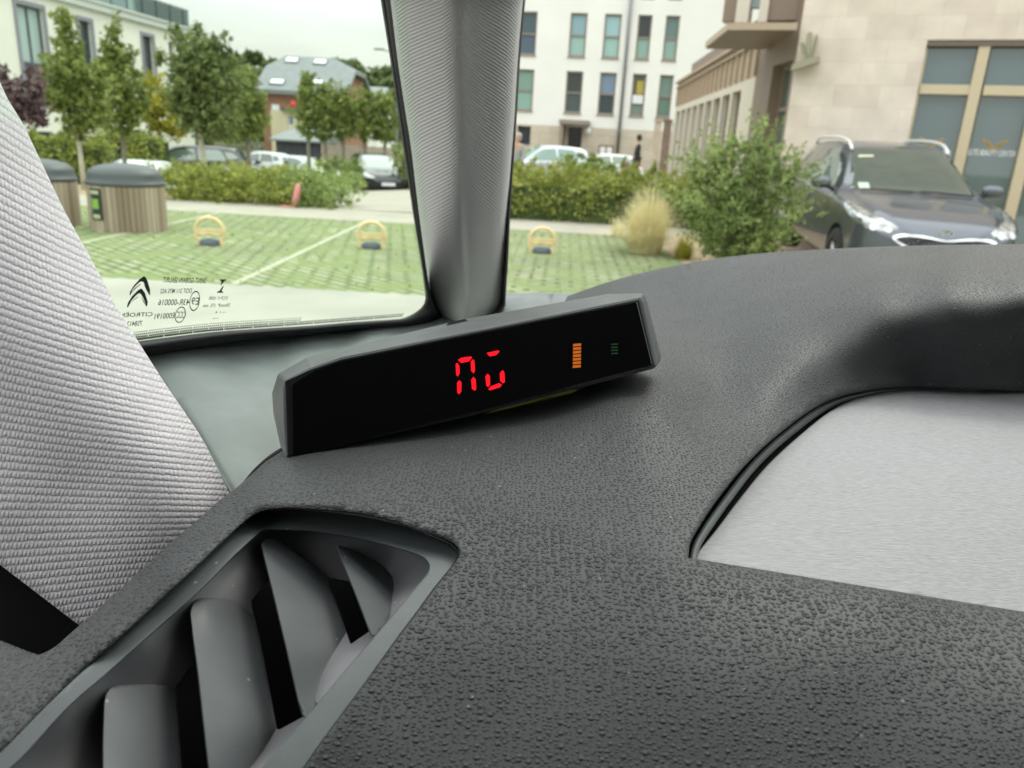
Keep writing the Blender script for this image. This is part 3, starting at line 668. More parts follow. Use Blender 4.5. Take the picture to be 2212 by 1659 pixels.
b = MB(); b.add([Q(x0, yA, zg), Q(x1, yA, zg), Q(x1, yA, ze - .2), Q(x0, yA, ze - .2)], [(0, 1, 2, 3)])
b.add([Q(x1, yA, zg), Q(x1, yB, zg), Q(x1, yB, ze - .3), Q(x1, yh1, zh - .3), Q(x1, yh0, zh - .3), Q(x1, yA, ze - .3)], [(0, 1, 2, 3, 4, 5)])
b.add([Q(x0, yB, zg), Q(x0, yA, zg), Q(x0, yA, ze - .3), Q(x0, yh0, zh - .3), Q(x0, yh1, zh - .3), Q(x0, yB, ze - .3)], [(0, 1, 2, 3, 4, 5)])
b.add([Q(x1, yB, zg), Q(x0, yB, zg), Q(x0, yB, ze - .3), Q(x1, yB, ze - .3)], [(0, 1, 2, 3)])
wl = b.build('wall', MT['brick'], HS, world=True); l_ = wl.data.uv_layers.new(name='UVMap')
for lp in wl.data.loops: co = wl.data.vertices[lp.vertex_index].co; l_.data[lp.index].uv = (co.x + co.y, co.z)
rn = (rv[1] - rv[0]).cross(rv[4] - rv[0]).normalized()
if rn.z < 0: rn = -rn
for (u, v, w2, h2) in ((631, 131, 1.0, .75), (692, 135, 1.0, .75), (599, 178, 1.05, .7), (690, 180, 1.05, .7)):
    c = hit(u, v, rv[0], rn); ax = Vector((1, 0, 0)); ay = rn.cross(ax).normalized()
    b = MB(); b.obox(c - ax * w2 / 2 - ay * h2 / 2 - rn * .02, ax * w2, ay * h2, rn * .10); k = b.build('skylight', MT['slate'], RF)
    k.data.transform(wmat(RF).inverted()); b = MB(); b.obox(c - ax * w2 * .42 - ay * h2 * .4 + rn * .085, ax * w2 * .84, ay * h2 * .8, rn * .02); k2 = b.build('pane', MT['skyl'], RF); k2.data.transform(wmat(RF).inverted())
fh = Facade((x0, yA), (x1, yA), zg)
q = fh.rect(588, 226, 604, 258); fh.box('garden_window', q[0], q[1], q[2], q[3], .01, .08, MT['skyl'], HS)
# cream lower house in front of it with a dark ledge and red parasol
LH = empty('cream_annex', (-17, 56, -1.2), label='small cream annex with a dark ledge below the brick house', cat='house')
fa = Facade((Wy(585, 260, 55).x, 55), (Wy(668, 260, 55).x, 55), -1)
za = Wy(620, 239, 55).z; wq = fa.rect(621, 249, 635, 272)
fa.wall('wall', 0, fa.L, -1.6, za, [wq], M('warm_cream_wall', (.60, .54, .38), .85), LH); volume('side_walls', fa, 0, fa.L, -1.6, za, 3, MT['cream'], LH)
fa.window(wq, LH, MT['paper'], [pane((.2, .28, .28))], fw=.08)
fa.box('ledge', .8, fa.L, za + .002, za + .16, -2.5, .25, MT['anthracite'], LH)
PS = fa.at(fa.px(633, 234)[0], za + .16, .0); b = MB()
MT['redcl'] = M('red_canvas', (.65, .03, .03), .7)
b.lathe([(.001, .50), (.08, .44), (.17, .26), (.19, .12), (.001, .10)], c=PS, n=16); b.tube([PS, PS + Vector((0, 0, .48))], .03, 6)
tag(b.build('furled_parasol', MT['redcl'], None, True), 'small red furled parasol on the dark ledge of the cream annex', 'parasol')
# far white house
FH = empty('white_house', (-14, 85, 0), label='small white house half hidden above the clipped trees right of the brick house', cat='house')
b = MB(); p = Wy(778, 232, 80); p2 = Wy(816, 232, 80); b.obox((p.x, 80, -1), (p2.x - p.x, 0, 0), (0, 8, 0), (0, 0, Wy(798, 216, 80).z + 1)); b.build('wall', MT['white'], FH, world=True)
b = MB(); zt_ = Wy(798, 216, 80).z; b.add([(p.x - .4, 79.6, zt_ - .1), (p2.x + .4, 79.6, zt_ - .1), (p2.x + .4, 84, zt_ + 1.5), (p.x - .4, 84, zt_ + 1.5), (p2.x + .4, 88.4, zt_ - .1), (p.x - .4, 88.4, zt_ - .1)], [(0, 1, 2, 3), (3, 2, 4, 5), (0, 3, 5), (1, 4, 2)]); b.build('roof', MT['slate'], FH, world=True)
# dark shed and pale board fence
SH = empty('dark_shed', (-13, 45, -1.2), label='low dark grey shed with a shallow roof behind the white cars', cat='shed')
fs_ = Facade((Wy(596, 300, 45).x, 45), (Wy(693, 300, 45).x, 45), -1); zs = Wy(650, 303, 45).z
b = MB(); fs_.box('', 0, fs_.L, -1.5, zs, -4, 0, None, None, b); k = 0
while k * .4 < fs_.L: fs_.box('', k * .4, k * .4 + .03, -1.5, zs - .05, 0, .03, None, None, b); k += 1
b.build('wall', M('dark_shed_boards', (.045, .05, .06), .6), SH, world=True)
b = MB(); zq = Wy(650, 290, 45).z; b.add([fs_.at(-.3, zs, .3), fs_.at(fs_.L + .3, zs, .3), fs_.at(fs_.L + .3, zq + .3, -4), fs_.at(-.3, zq + .3, -4), fs_.at(-.3, zs - .1, .3), fs_.at(fs_.L + .3, zs - .1, .3), fs_.at(fs_.L + .3, zs - .1, -4), fs_.at(-.3, zs - .1, -4)], [(0, 1, 2, 3), (0, 4, 5, 1), (1, 5, 6, 2), (3, 7, 4, 0), (2, 6, 7, 3)])
b.build('roof', MT['slate'], SH, world=True)
ff = Facade((Wy(694, 320, 42).x, 42), (Wy(880, 320, 42).x, 42), -1); zf = Wy(720, 313, 42).z
FN = empty('board_fence', (ff.p0.x, 42, -1.2), label='pale weathered board fence under the clipped trees', cat='fence')
MT['fenceb'] = M('weathered_boards', (.34, .28, .22), .85, var=.15, vs=5); b = MB(); k = 0
while k * .16 < ff.L: ff.box('', k * .16, k * .16 + .145, -1.4, zf + .02 * ((k * 7) % 3), -.02, 0, None, None, b); k += 1
b.build('boards', MT['fenceb'], FN, world=True)
for k in range(int(ff.L / 2)): ff.box('post', k * 2, k * 2 + .1, -1.4, zf + .08, -.13, -.025, MT['wood'], FN)

# ================================================================== CARS
def interp(tab, x): return float(np.interp(x, [t[0] for t in tab], [t[1] for t in tab]))
MT['railm'] = M('satin_silver_rail', (.75, .75, .75), .35, .35)
CARP = dict(
 top=[(-2.26, .55), (-2.24, .80), (-2.16, 1.02), (-2.02, 1.22), (-1.86, 1.37), (-1.55, 1.435), (-1.0, 1.465), (-.4, 1.475), (-.05, 1.455), (.2, 1.405), (.62, 1.21), (1.02, 1.005), (1.12, .975), (1.5, .925), (1.85, .86), (2.05, .795), (2.17, .72), (2.24, .60), (2.27, .48)],
 w=[(-2.26, .55), (-2.22, .74), (-2.05, .85), (-1.5, .885), (0, .89), (1.2, .888), (1.6, .875), (1.85, .84), (2.02, .76), (2.14, .62), (2.22, .42), (2.27, .20)],
 belt=[(-2.26, .5), (-2.2, .88), (-1.6, .98), (-.5, .96), (.6, .925), (1.1, .90), (1.5, .855), (1.85, .775), (2.05, .70), (2.17, .62), (2.24, .52), (2.27, .44)],
 wt=[(-2.26, .45), (-2.0, .57), (-1.6, .60), (-.4, .605), (.2, .595), (.62, .66), (1.02, .735), (1.5, .73), (1.85, .66), (2.05, .56), (2.17, .42), (2.27, .15)],
 zb=[(-2.26, .40), (-2.1, .26), (-1.6, .20), (1.6, .20), (2.05, .22), (2.2, .28), (2.27, .38)])
def car_shell(P, kx=1.0, kz=1.0):
    X = sorted(set([round(x, 4) for x in list(np.linspace(-2.26, -1.8, 9)) + list(np.linspace(-1.8, 1.6, 30)) + list(np.linspace(1.6, 2.27, 16))]))
    rows = []
    for x in X:
        w_ = interp(P['w'], x); zt = interp(P['top'], x); be = min(interp(P['belt'], x), zt - .012); wt = min(interp(P['wt'], x), w_); zb = interp(P['zb'], x)
        ze_ = max(zt - .055, be + .006)
        half = [(0, zb), (.78 * w_, zb), (.95 * w_, zb + .05), (.992 * w_, zb + .16), (w_, zb + (be - zb) * .5), (w_ * .995, be - .13 * min(1, (be - zb))), (.975 * w_, be), (.5 * (.965 * w_ + wt) + .018, (be + ze_) / 2), (wt, ze_), (wt * .86, zt - .018), (wt * .5, zt - .004), (0, zt)]
        sm_ = smooth(half, 3)
        rows.append([(x * kx, y, z * kz) for y, z in sm_] + [(x * kx, -y, z * kz) for y, z in sm_[-2:0:-1]])
    n = len(rows[0]); V = [p for r in rows for p in r]; F = []
    for i in range(len(rows) - 1):
        for k in range(n): F.append((i * n + k, i * n + (k + 1) % n, (i + 1) * n + (k + 1) % n, (i + 1) * n + k))
    F.append(tuple(range(n))); F.append(tuple(range((len(rows) - 1) * n, len(rows) * n))[::-1])
    return V, F
def paint(name, col, met=.4, rough=.32): return M(name, col, rough, met, coat=.8, spec=.5)
def make_car(name, loc, rz, label, group, body_mat, P=CARP, kx=1.0, kz=1.0, pitch=0.0, glass=None, screen=None, detail=False, rails=False, plate=True, black_bumper=False, tail_up=False):
    root = empty(name, (0, 0, 0), label=label, cat='car', group=group)
    glass = glass or MT['autoglass']; V, F = car_shell(P, kx, kz)
    body = mk('body', V, F, body_mat, root, True)
    bvh = BVHTree.FromPolygons([Vector(v) for v in V], F)
    cut = MB()
    for x in (-1.33, 1.37):
        for s in (-1, 1):
            vs = [(x * kx + .365 * math.cos(q), s * yy, .33 + .365 * math.sin(q)) for yy in (.60, 1.2) for q in np.linspace(0, 2 * math.pi, 28, endpoint=False)]
            cut.add(vs, [tuple(range(27, -1, -1)) if s > 0 else tuple(range(28)), tuple(range(28, 56)) if s > 0 else tuple(range(55, 27, -1))] + [((i, (i + 1) % 28, (i + 1) % 28 + 28, i + 28) if s > 0 else (i + 28, (i + 1) % 28 + 28, (i + 1) % 28, i)) for i in range(28)])
    cu = mk('arch_cutter', cut.v, cut.f); bmx = bmesh.new(); bmx.from_mesh(cu.data); bmesh.ops.recalc_face_normals(bmx, faces=bmx.faces); bmx.to_mesh(cu.data); bmx.free()
    bmx = bmesh.new(); bmx.from_mesh(body.data); bmesh.ops.remove_doubles(bmx, verts=bmx.verts, dist=1e-5); bmesh.ops.recalc_face_normals(bmx, faces=bmx.faces); bmx.to_mesh(body.data); bmx.free()
    md = body.modifiers.new('arches', 'BOOLEAN'); md.operation = 'DIFFERENCE'; md.object = cu; md.solver = 'EXACT'
    bpy.context.view_layer.update()
    me = bpy.data.meshes.new_from_object(body.evaluated_get(bpy.context.evaluated_depsgraph_get())); body.modifiers.clear()
    if len(me.polygons) > 100:
        body.data = me; me.materials.clear(); me.materials.append(body_mat)
        try: me.shade_smooth(); me.set_sharp_from_angle(angle=R(40))
        except Exception: pass
    bpy.data.objects.remove(cu)
    def proj(nm, poly, org, a, b_, d, mat, parent=root, off=.004, step=.06, sm=3, curve=True, ctr=None):
        """a panel that follows the body: outline given across the view direction"""
        a = Vector(a).normalized(); b_ = Vector(b_).normalized(); d = Vector(d).normalized(); org = Vector(org)
        pl = smooth(poly, sm, True) if curve else resamp(list(poly) + [poly[0]], len(poly) * 6 + 1)[:-1].tolist()
        pts = [tuple(p[:2]) for p in pl]; nb = len(pts); xs_ = [p[0] for p in pts]; ys_ = [p[1] for p in pts]; bp = np.array(pts)
        y = min(ys_) + step / 2
        while y < max(ys_):
            x = min(xs_) + step / 2
            while x < max(xs_):
                if inside((x, y), pts[:nb]) and np.min(np.hypot(bp[:, 0] - x, bp[:, 1] - y)) > step * .4: pts.append((x, y))
                x += step
            y += step
        r_ = geometry.delaunay_2d_cdt([Vector(p) for p in pts], [(i, (i + 1) % nb) for i in range(nb)], [], 1, 1e-5)
        V2 = []; N2 = []; last = None
        for p in r_[0]:
            h = bvh.ray_cast(org + a * p.x + b_ * p.y + d * 4, -d)
            if h[0] is None: V2.append(None); N2.append(Vector((0, 0, 1))); continue
            V2.append(h[0] + h[1] * (off if h[1].dot(d) > 0 else -off)); N2.append(h[1])
        F2 = [tuple(f) for f in r_[2] if all(V2[i] is not None for i in f)]
        V2 = [v if v is not None else Vector() for v in V2]
        return mk(nm, V2, F2, mat, parent, True)
    X_, Y_, Z_ = (1, 0, 0), (0, 1, 0), (0, 0, 1)
    scr_ = [(-.71, 1.000), (-.69, .985), (0, .978), (.69, .985), (.71, 1.0), (.66, 1.15), (.585, 1.33), (.56, 1.385), (0, 1.425), (-.56, 1.385), (-.585, 1.33), (-.66, 1.15)]
    dd = Vector((1, 0, .55)).normalized(); bb = Vector((-.55, 0, 1)).normalized()
    # front screen measured in the plane x = .6 looking along the tilted direction
    def tz(z): return (z * kz)
    P2 = []
    for y, z in scr_:
        xw = interp([(.975, 1.06), (1.0, 1.03), (1.21, .62), (1.405, .2), (1.43, .08)], z) * kx
        q = Vector((xw, 0, z * kz)); P2.append((y, q.dot(bb)))
    ws = proj('windscreen', P2, (0, 0, 0), Y_, bb, dd, screen or glass, off=.005, curve=False)
    for s in (-1, 1):
        dy = (0, s, .25); bz_ = (0, -.25 * s, 1)
        def sp2(pts): return [(x * kx, Vector((0, s * .78, z * kz)).dot(Vector(bz_).normalized())) for x, z in pts]
        proj('side_window', sp2([(.86, .965), (.80, 1.03), (.30, 1.31), (.12, 1.365), (-.40, 1.40), (-.44, 1.0), (-.42, .985)]), (0, 0, 0), X_, bz_, dy, glass, off=.004, curve=False)
        proj('side_window', sp2([(-.51, .985), (-.49, 1.40), (-1.20, 1.385), (-1.30, 1.30), (-1.42, 1.03), (-1.38, 1.0)]), (0, 0, 0), X_, bz_, dy, glass, off=.004, curve=False)
        proj('side_window', sp2([(-1.49, 1.04), (-1.37, 1.32), (-1.66, 1.30), (-1.85, 1.12)]), (0, 0, 0), X_, bz_, dy, glass, off=.004, curve=False)
        hd = Vector((1, s * .85, .15)).normalized(); ha = Vector((-s * .85, 1, 0)).normalized() * (1 if s < 0 else 1)
        ha = Vector((.85, -s, 0)).normalized(); hb = hd.cross(ha).normalized(); hb = hb if hb.z > 0 else -hb
        def hp(pts): return [(Vector((x * kx, s * y, z * kz)).dot(ha), Vector((x * kx, s * y, z * kz)).dot(hb)) for x, y, z in pts]
        hl = proj('headlight', hp([(1.40, .875, .885), (1.62, .84, .865), (1.90, .74, .81), (2.10, .52, .735), (2.13, .46, .69), (2.09, .55, .655), (1.98, .70, .665), (1.78, .83, .735), (1.55, .876, .81)]), (0, 0, 0), ha, hb, hd, MT['lamp'], off=.006, step=.04)
        if detail:
            for (px_, py_, pz_, rr_) in ((1.98, .62, .735, .045), (2.06, .50, .715, .035), (1.85, .74, .775, .035)):
                h = bvh.ray_cast(Vector((px_, s * py_, pz_)) + hd * 2, -hd)
                if h[0]:
                    t_ = h[0] + h[1] * .007; b = MB(); ax = h[1]; e1 = ax.orthogonal().normalized(); e2 = ax.cross(e1)
                    vs = [t_ + (e1 * math.cos(q) + e2 * math.sin(q)) * rr_ for q in np.linspace(0, 6.283, 15)[:-1]]; b.add(vs, [tuple(range(14))]); vs2 = [v + ax * .003 for v in vs]; b.add(vs2, [tuple(range(14))])
                    b.build('lamp_projector', MT['rim'], hl)
        # door seams and handle
        if detail:
            for x_ in (.80, -.47, -1.32):
                proj('door_seam', [(x_ - .004, .38), (x_ + .004, .38), (x_ + .004, .94), (x_ - .004, .94)], (0, 0, 0), X_, Z_, (0, s, 0), MT['black'], off=.003, curve=False, step=.1)
            for x_ in (-.28, -1.12):
                b = MB(); b.box((x_, s * .905, .87), (.2, .03, .03), 0, .005); b.build('door_handle', body_mat, root)
        m_ = MB(); m_.lathe([(.001, -.13), (.05, -.12), (.075, -.07), (.08, 0), (.072, .07), (.045, .11), (.001, .12)], n=14, ax='y')
        vs = [Vector((v[0] * .75 + .74 * kx, v[1] + s * .99, v[2] * .95 + 1.02 * kz)) for v in m_.v]
        mr_ = mk('mirror', vs, m_.f, body_mat, root, True)
        b = MB(); b.tube([(.76 * kx, s * .84, .95 * kz), (.75 * kx, s * .92, .98 * kz)], .025, 8); b.build('mirror_arm', MT['black'], mr_)
        for x_ in (-1.33, 1.37):
            wb = empty('wheel', (x_ * kx, s * .79, .32)); wb.parent = root
            prof = [(.20, -.10), (.29, -.105), (.315, -.08), (.32, 0), (.315, .08), (.29, .105), (.20, .10)]
            b = MB(); b.lathe(prof, n=32, ax='y'); b.build('tyre', MT['tyre'], wb, True)
            b = MB(); b.lathe([(.215, .06 * s), (.205, .085 * s), (.19, .08 * s), (.18, .03 * s)], n=32, ax='y'); b.lathe([(.001, .065 * s), (.05, .065 * s), (.06, .03 * s)], n=14, ax='y')
            for k in range(5):
                q = 2 * math.pi * k / 5
                for dq in (-.13, .13):
                    p0 = Vector((math.cos(q) * .04, .055 * s, math.sin(q) * .04)); p1 = Vector((math.cos(q + dq) * .20, .065 * s, math.sin(q + dq) * .20)); b.tube([p0, p1], .017, 6)
            b.build('rim', MT['rim'], wb, False)
    proj('rear_window', [(-.60, 1.05), (.60, 1.05), (.55, 1.30), (-.55, 1.30)], (0, 0, 0), Y_, Z_, (-1, 0, 0), glass, off=.005, curve=False)
    for s in (-1, 1): proj('tail_light', [(s * .62, .78), (s * .82, .80), (s * .80, .98), (s * .66, 1.02)], (0, 0, 0), Y_, Z_, (-1, 0, 0), M('tail_lens', (.35, .02, .02), .2), off=.006, curve=False)
    if black_bumper:
        proj('bumper', [(-.78, .27), (.78, .27), (.82, .40), (.78, .55), (-.78, .55), (-.82, .40)], (0, 0, 0), Y_, Z_, X_, MT['black'], off=.012, curve=False)
    if detail:
        gr = [(-.52, .665), (-.40, .705), (-.22, .70), (0, .672), (.22, .70), (.40, .705), (.52, .665), (.44, .60), (.30, .565), (-.30, .565), (-.44, .60)]
        proj('grille_surround', gr, (0, 0, 0), Y_, Z_, X_, MT['chrome'], off=.010, step=.03)
        g2 = [(y * .93, (z - .635) * .72 + .632) for y, z in gr]
        proj('grille', g2, (0, 0, 0), Y_, Z_, X_, brickmat('grille_mesh', (.012, .012, .014), (.012, .012, .014), (.12, .12, .13), 22, bw=.9, rh=.45, ms=.06, coord='Object', nvar=0), off=.0135, step=.03)
        proj('bonnet_seam', [(-.60, .742), (-.3, .765), (0, .742), (.3, .765), (.60, .742), (.60, .737), (.3, .759), (0, .736), (-.3, .759), (-.60, .737)], (0, 0, 0), Y_, Z_, (1, 0, .3), MT['black'], off=.003, curve=False, step=.2)
        proj('lower_intake', [(-.45, .30), (.45, .30), (.52, .40), (.42, .46), (-.42, .46), (-.52, .40)], (0, 0, 0), Y_, Z_, X_, MT['black'], off=.008)
        # oval badge with its letters
        h = bvh.ray_cast(Vector((3, 0, .742)), Vector((-1, 0, 0))); c = h[0] + Vector((.012, 0, 0)); b = MB(); n_ = 28
        for s1, s2, xo in ((1, .86, .004), (.86, .0, 0)):
            o1 = [c + Vector((xo, .068 * s1 * math.cos(q), .034 * s1 * math.sin(q))) for q in np.linspace(0, 6.2832, n_ + 1)[:-1]]
            if s2: o2 = [c + Vector((xo, .068 * s2 * math.cos(q), .034 * s2 * math.sin(q))) for q in np.linspace(0, 6.2832, n_ + 1)[:-1]]; b.add(o1 + o2, [(i, (i + 1) % n_, (i + 1) % n_ + n_, i + n_) for i in range(n_)])
            else: pass
        bd = b.build('badge', MT['chrome'], root)
        vs, fs = text_mesh('KIA'); mk('badge_letters', [c + Vector((.005, (x - .5) * .085, (y - .5) * .032)) for x, y in vs], fs, MT['wfoil'], bd)
        b = MB(); b.add([c + Vector((-.001, .062 * math.cos(q), .030 * math.sin(q))) for q in np.linspace(0, 6.2832, 25)[:-1]], [tuple(range(24))]); b.build('badge_field', M('dark_badge_field', (.05, .05, .06), .3), bd)
        # wipers, shark fin, inner mirror and stickers
        for s, y0, y1 in ((1, -.05, -.62), (1, .62, .05)):
            pts = []
            for k in range(7):
                q = k / 6; h = bvh.ray_cast(Vector((1.06, y0 + (y1 - y0) * q, 1.015 + .02 * q)) + dd * 2, -dd)
                if h[0]: pts.append(h[0] + h[1] * .02)
            if len(pts) > 2: b = MB(); b.tube(pts, .009, 6); b.build('wiper', MT['black'], root)
        b = MB(); b.add([(-1.45, -.01, 1.44), (-1.25, -.005, 1.46), (-1.45, 0, 1.53), (-1.45, .01, 1.44), (-1.25, .005, 1.46)], [(0, 1, 2), (3, 2, 4), (0, 2, 3)]); b.build('roof_aerial', body_mat, root)
        for nm, pg, mm in (('toll_sticker', [(-.62, 1.03), (-.50, 1.03), (-.50, 1.09), (-.62, 1.09)], M('pale_green_sticker', (.45, .55, .45), .6)), ('screen_top_sticker', [(-.52, 1.345), (-.34, 1.355), (-.34, 1.375), (-.52, 1.37)], M('cream_sticker', (.55, .55, .40), .6))):
            pp = []
            for y, z in pg:
                xw = interp([(.975, 1.06), (1.0, 1.03), (1.21, .62), (1.405, .2)], z); pp.append((y, Vector((xw, 0, z)).dot(bb)))
            proj(nm, pp, (0, 0, 0), Y_, bb, dd, mm, parent=ws, off=.009, curve=False)
    if plate:
        h = bvh.ray_cast(Vector((3, 0, .47 * kz)), Vector((-1, 0, 0)))
        if h[0]: b = MB(); b.box(h[0] + Vector((.02, 0, 0)), (.015, .50, .11)); b.build('number_plate', MT['paper'], root)
    if rails:
        for s in (-1, 1):
            b = MB(); pts = [(-1.75, s * .555, 1.40), (-1.62, s * .57, 1.475), (-1.2, s * .578, 1.515), (-.5, s * .58, 1.525), (-.05, s * .578, 1.505), (.16, s * .574, 1.455), (.24, s * .572, 1.40)]; pts = [(p[0] * kx, p[1], p[2] * kz - .030) for p in pts]
            b.tube(smooth(pts, 3), .020, 8); b.build('roof_rail', MT['railm'], root, True)
    if tail_up:
        b = MB(); b.add([(-1.75, -.56, 1.40), (-1.75, .56, 1.40), (-2.65, .52, 1.62), (-2.65, -.52, 1.62), (-2.75, .5, 1.50), (-2.75, -.5, 1.50)], [(0, 1, 2, 3), (3, 2, 4, 5)])
        vs = [Vector(v) - Vector((0, 0, .04)) for v in b.v]; b.add(vs, [(3, 2, 1, 0), (5, 4, 2, 3)]); b.build('raised_tailgate', glass, root)
    root.location = loc; root.rotation_euler = (0, -pitch, rz)
    root.rotation_mode = 'XYZ'
    m = Matrix.Translation(Vector(loc)) @ Matrix.Rotation(rz, 4, 'Z') @ Matrix.Rotation(pitch, 4, 'Y')
    root.rotation_euler = m.to_euler()
    return root
kyaw = -1.695
kf = Vector((math.cos(kyaw), math.sin(kyaw), 0))
KIA = make_car('parked_estate_car', Vector((4.554, 8.979, .06)) - kf * 1.35, kyaw, 'grey blue estate car with silver roof rails parked facing the viewer before the shop windows', None,
               paint('grey_blue_metallic', (.105, .118, .142), .45, .28), detail=True, rails=True, kz=1.08, pitch=R(2.2), glass=MT['autoglass'], screen=MT['autoglass'])
def shop_signs():
    wings(2150, 316, .17, .14, GL[1]); shoptext('ELITE BEAUTY CENTER', 2092, 2198, 336, .075, GL[1])
    wings(2012, 311, .17, .14, GL[0]); shoptext('ELITE BEAUTY CENTER', 1953, 2056, 334, .075, GL[0])
shop_signs()
def put(u, D_, dz=0.0): p = Wy(u, 380, D_); return (p.x, D_, gz(p.x, D_) + dz)
c = make_car('parked_hatchback', put(812, 30.5), R(-68), 'dark hatchback with a pale windscreen parked facing the viewer on the driveway', None, paint('black_paint', (.02, .022, .026), .2), screen=MT['autoglass_pale'], black_bumper=True)
make_car('parked_van', put(562, 40), R(176), 'white van parked broadside beside the dark shed, left of the silver car', None, paint('white_van_paint', (.55, .57, .58), 0, .35), kx=.72, kz=1.05, plate=False)
make_car('parked_saloon', put(655, 40), R(-25), 'silver white car parked right of the white van before the dark shed', None, paint('silver_paint', (.50, .53, .54), .3, .3), screen=MT['autoglass_pale'], kz=.97)
make_car('parked_hatchback', put(396, 28, -.16), R(205), 'black hatchback with its tailgate raised, behind the shrubs near the round bins', None, paint('black_paint', (.02, .02, .024), .2), screen=MT['autoglass_pale'], glass=MT['autoglass_pale'], tail_up=True, kz=1.03)
make_car('parked_hatchback', put(487, 29, -.12), R(-50), 'dark car parked right of the pale tree trunk behind the shrubs', None, paint('charcoal_paint', (.03, .032, .036), .3), screen=MT['autoglass_pale'])
make_car('parked_city_car', put(296, 22, -.60), R(-80), 'small white car mostly hidden behind the domed lid of the bin', None, paint('white_paint', (.75, .78, .80), 0, .3), kx=.75, kz=.90, plate=False, screen=MT['skyl'], glass=MT['skyl'])
make_car('parked_city_car', put(1166, 28, .0), R(195), 'silver car parked behind the right hedge beside the white block', None, paint('silver_paint', (.50, .53, .56), .3, .3), kx=.8, kz=1.08, plate=False, glass=pane((.16, .26, .22), .08, .8))
make_car('parked_saloon', put(1290, 33, -.25), R(188), 'white low car whose roof just shows over the right hedge', None, paint('white_paint', (.7, .72, .70), 0, .3), kx=.8, kz=.88, plate=False, glass=pane((.2, .25, .2), .1))

# ================================================================== STREET THINGS
MT['lid'] = M('dark_green_grey_plastic', (.055, .065, .068), .45); MT['slats'] = M('weathered_timber_slats', (.20, .155, .115), .8, var=.25, vs=3, col2=(.33, .28, .22))
def slatmat():
    m = bpy.data.materials.new('vertical_timber_slats'); m.use_nodes = True; t = m.node_tree; b = t.nodes['Principled BSDF']; L = t.links.new; b.inputs['Roughness'].default_value = .8
    oi = t.nodes.new('ShaderNodeNewGeometry'); c = t.nodes.new('ShaderNodeValToRGB'); c.color_ramp.elements[0].color = (.22, .155, .11, 1); c.color_ramp.elements[1].color = (.44, .36, .28, 1)
    L(oi.outputs['Random Per Island'], c.inputs[0]); L(c.outputs[0], b.inputs['Base Color']); return m
MT['slat1'] = slatmat()
def bin_(loc, label):
    t = empty('waste_bin', loc, label=label, cat='bin', group='round timber clad waste bins'); t.scale = (.87, .87, .88)
    r = .53; b = MB(); n = 44
    for k in range(n):
        q = 2 * math.pi * k / n; b.box((r * math.cos(q), r * math.sin(q), .325), (.03, .068, .67), q)
    b.build('slat_cladding', MT['slat1'], t)
    b = MB(); b.lathe([(.505, 0), (.505, .66)], n=32); b.build('inner_drum', MT['black'], t)
    b = MB(); b.lathe([(.50, .64), (.545, .655), (.56, .67), (.56, .70), (.545, .715), (.53, .725), (.53, .80), (.50, .86), (.42, .915), (.28, .955), (.12, .972), (.001, .976)], n=48); b.build('lid', MT['lid'], t, True)
    return t
pb = Wz(282, 504); bn = bin_((pb.x * (pb.y + .44) / pb.y, pb.y + .44, 0), 'round timber slatted bin with domed dark lid and a green poster panel')
pb2 = Wz(93, 493); bin_((pb2.x * (pb2.y + .44) / pb2.y, pb2.y + .44, 0), 'round timber slatted bin half hidden behind the cloth pillar at the left')
MT['poster'] = M('dark_poster_panel', (.02, .03, .03), .4); MT['pgreen'] = M('green_print', (.22, .42, .06), .5); MT['pcream'] = M('cream_print', (.45, .46, .30), .6)
PO = mk('poster_panel', [], [], MT['poster'], bn); b = MB()
pa = math.atan2(-.83, -.35); 
def pp_(dx, z, o=.0): q = pa + dx / .56; return Vector(((.56 + o) * math.cos(q), (.56 + o) * math.sin(q), z))
def curved(x0, x1, z0, z1, o):
    V = []; F = []; n = 6
    for i in range(n + 1): x = x0 + (x1 - x0) * i / n; V += [pp_(x, z0, o), pp_(x, z1, o)]
    return V, [(2 * i, 2 * i + 2, 2 * i + 3, 2 * i + 1) for i in range(n)]
V_, F_ = curved(-.115, .115, .17, .62, 0); PO.data.from_pydata([tuple(v) for v in V_], [], F_)
for nm, a_, mt in (('poster_print', (-.09, .08, .54, .59, .004), 'pcream'), ('poster_print', (-.06, .06, .33, .47, .004), 'pgreen'), ('poster_print', (-.07, .07, .19, .25, .004), 'pcream'), ('poster_print', (-.09, -.075, .28, .52, .004), 'pcream')):
    V_, F_ = curved(*a_); mk(nm, V_, F_, MT[mt], PO)
MT['barr'] = M('yellow_tan_barrier_paint', (.70, .54, .29), .5, var=.1, vs=10); MT['barb'] = M('dark_blue_grey_base', (.06, .075, .095), .5)
def barrier(u, v, lab):
    p = Wz(u, v); t = empty('parking_barrier', p, label=lab, cat='barrier', group='folding parking barriers along the far row')
    b = MB(); r = .175; pts = [Vector((r * math.cos(q), 0, .155 + .172 * math.sin(q))) for q in np.linspace(-.95, math.pi + .95, 26)]; b.tube(pts, .022, 8)
    b.build('hoop', MT['barr'], t, True)
    b = MB(); b.obox((-.165, -.02, .135), (.33, 0, 0), (0, .035, 0), (0, 0, .06)); b.tube([(-.165, 0, .14), (-.1, -.01, .12), (0, -.01, .135), (.1, -.01, .12), (.165, 0, .14)], .018, 6); b.build('crossbar', MT['barr'], t)
    b = MB(); b.lathe([(.001, .075), (.08, .072), (.118, .055), (.13, .02), (.13, 0)], n=24); b.build('base', MT['barb'], t, True)
    for s in (-1, 1): b = MB(); b.box((s * .145, 0, .03), (.04, .05, .06)); b.build('foot', MT['barr'], t)
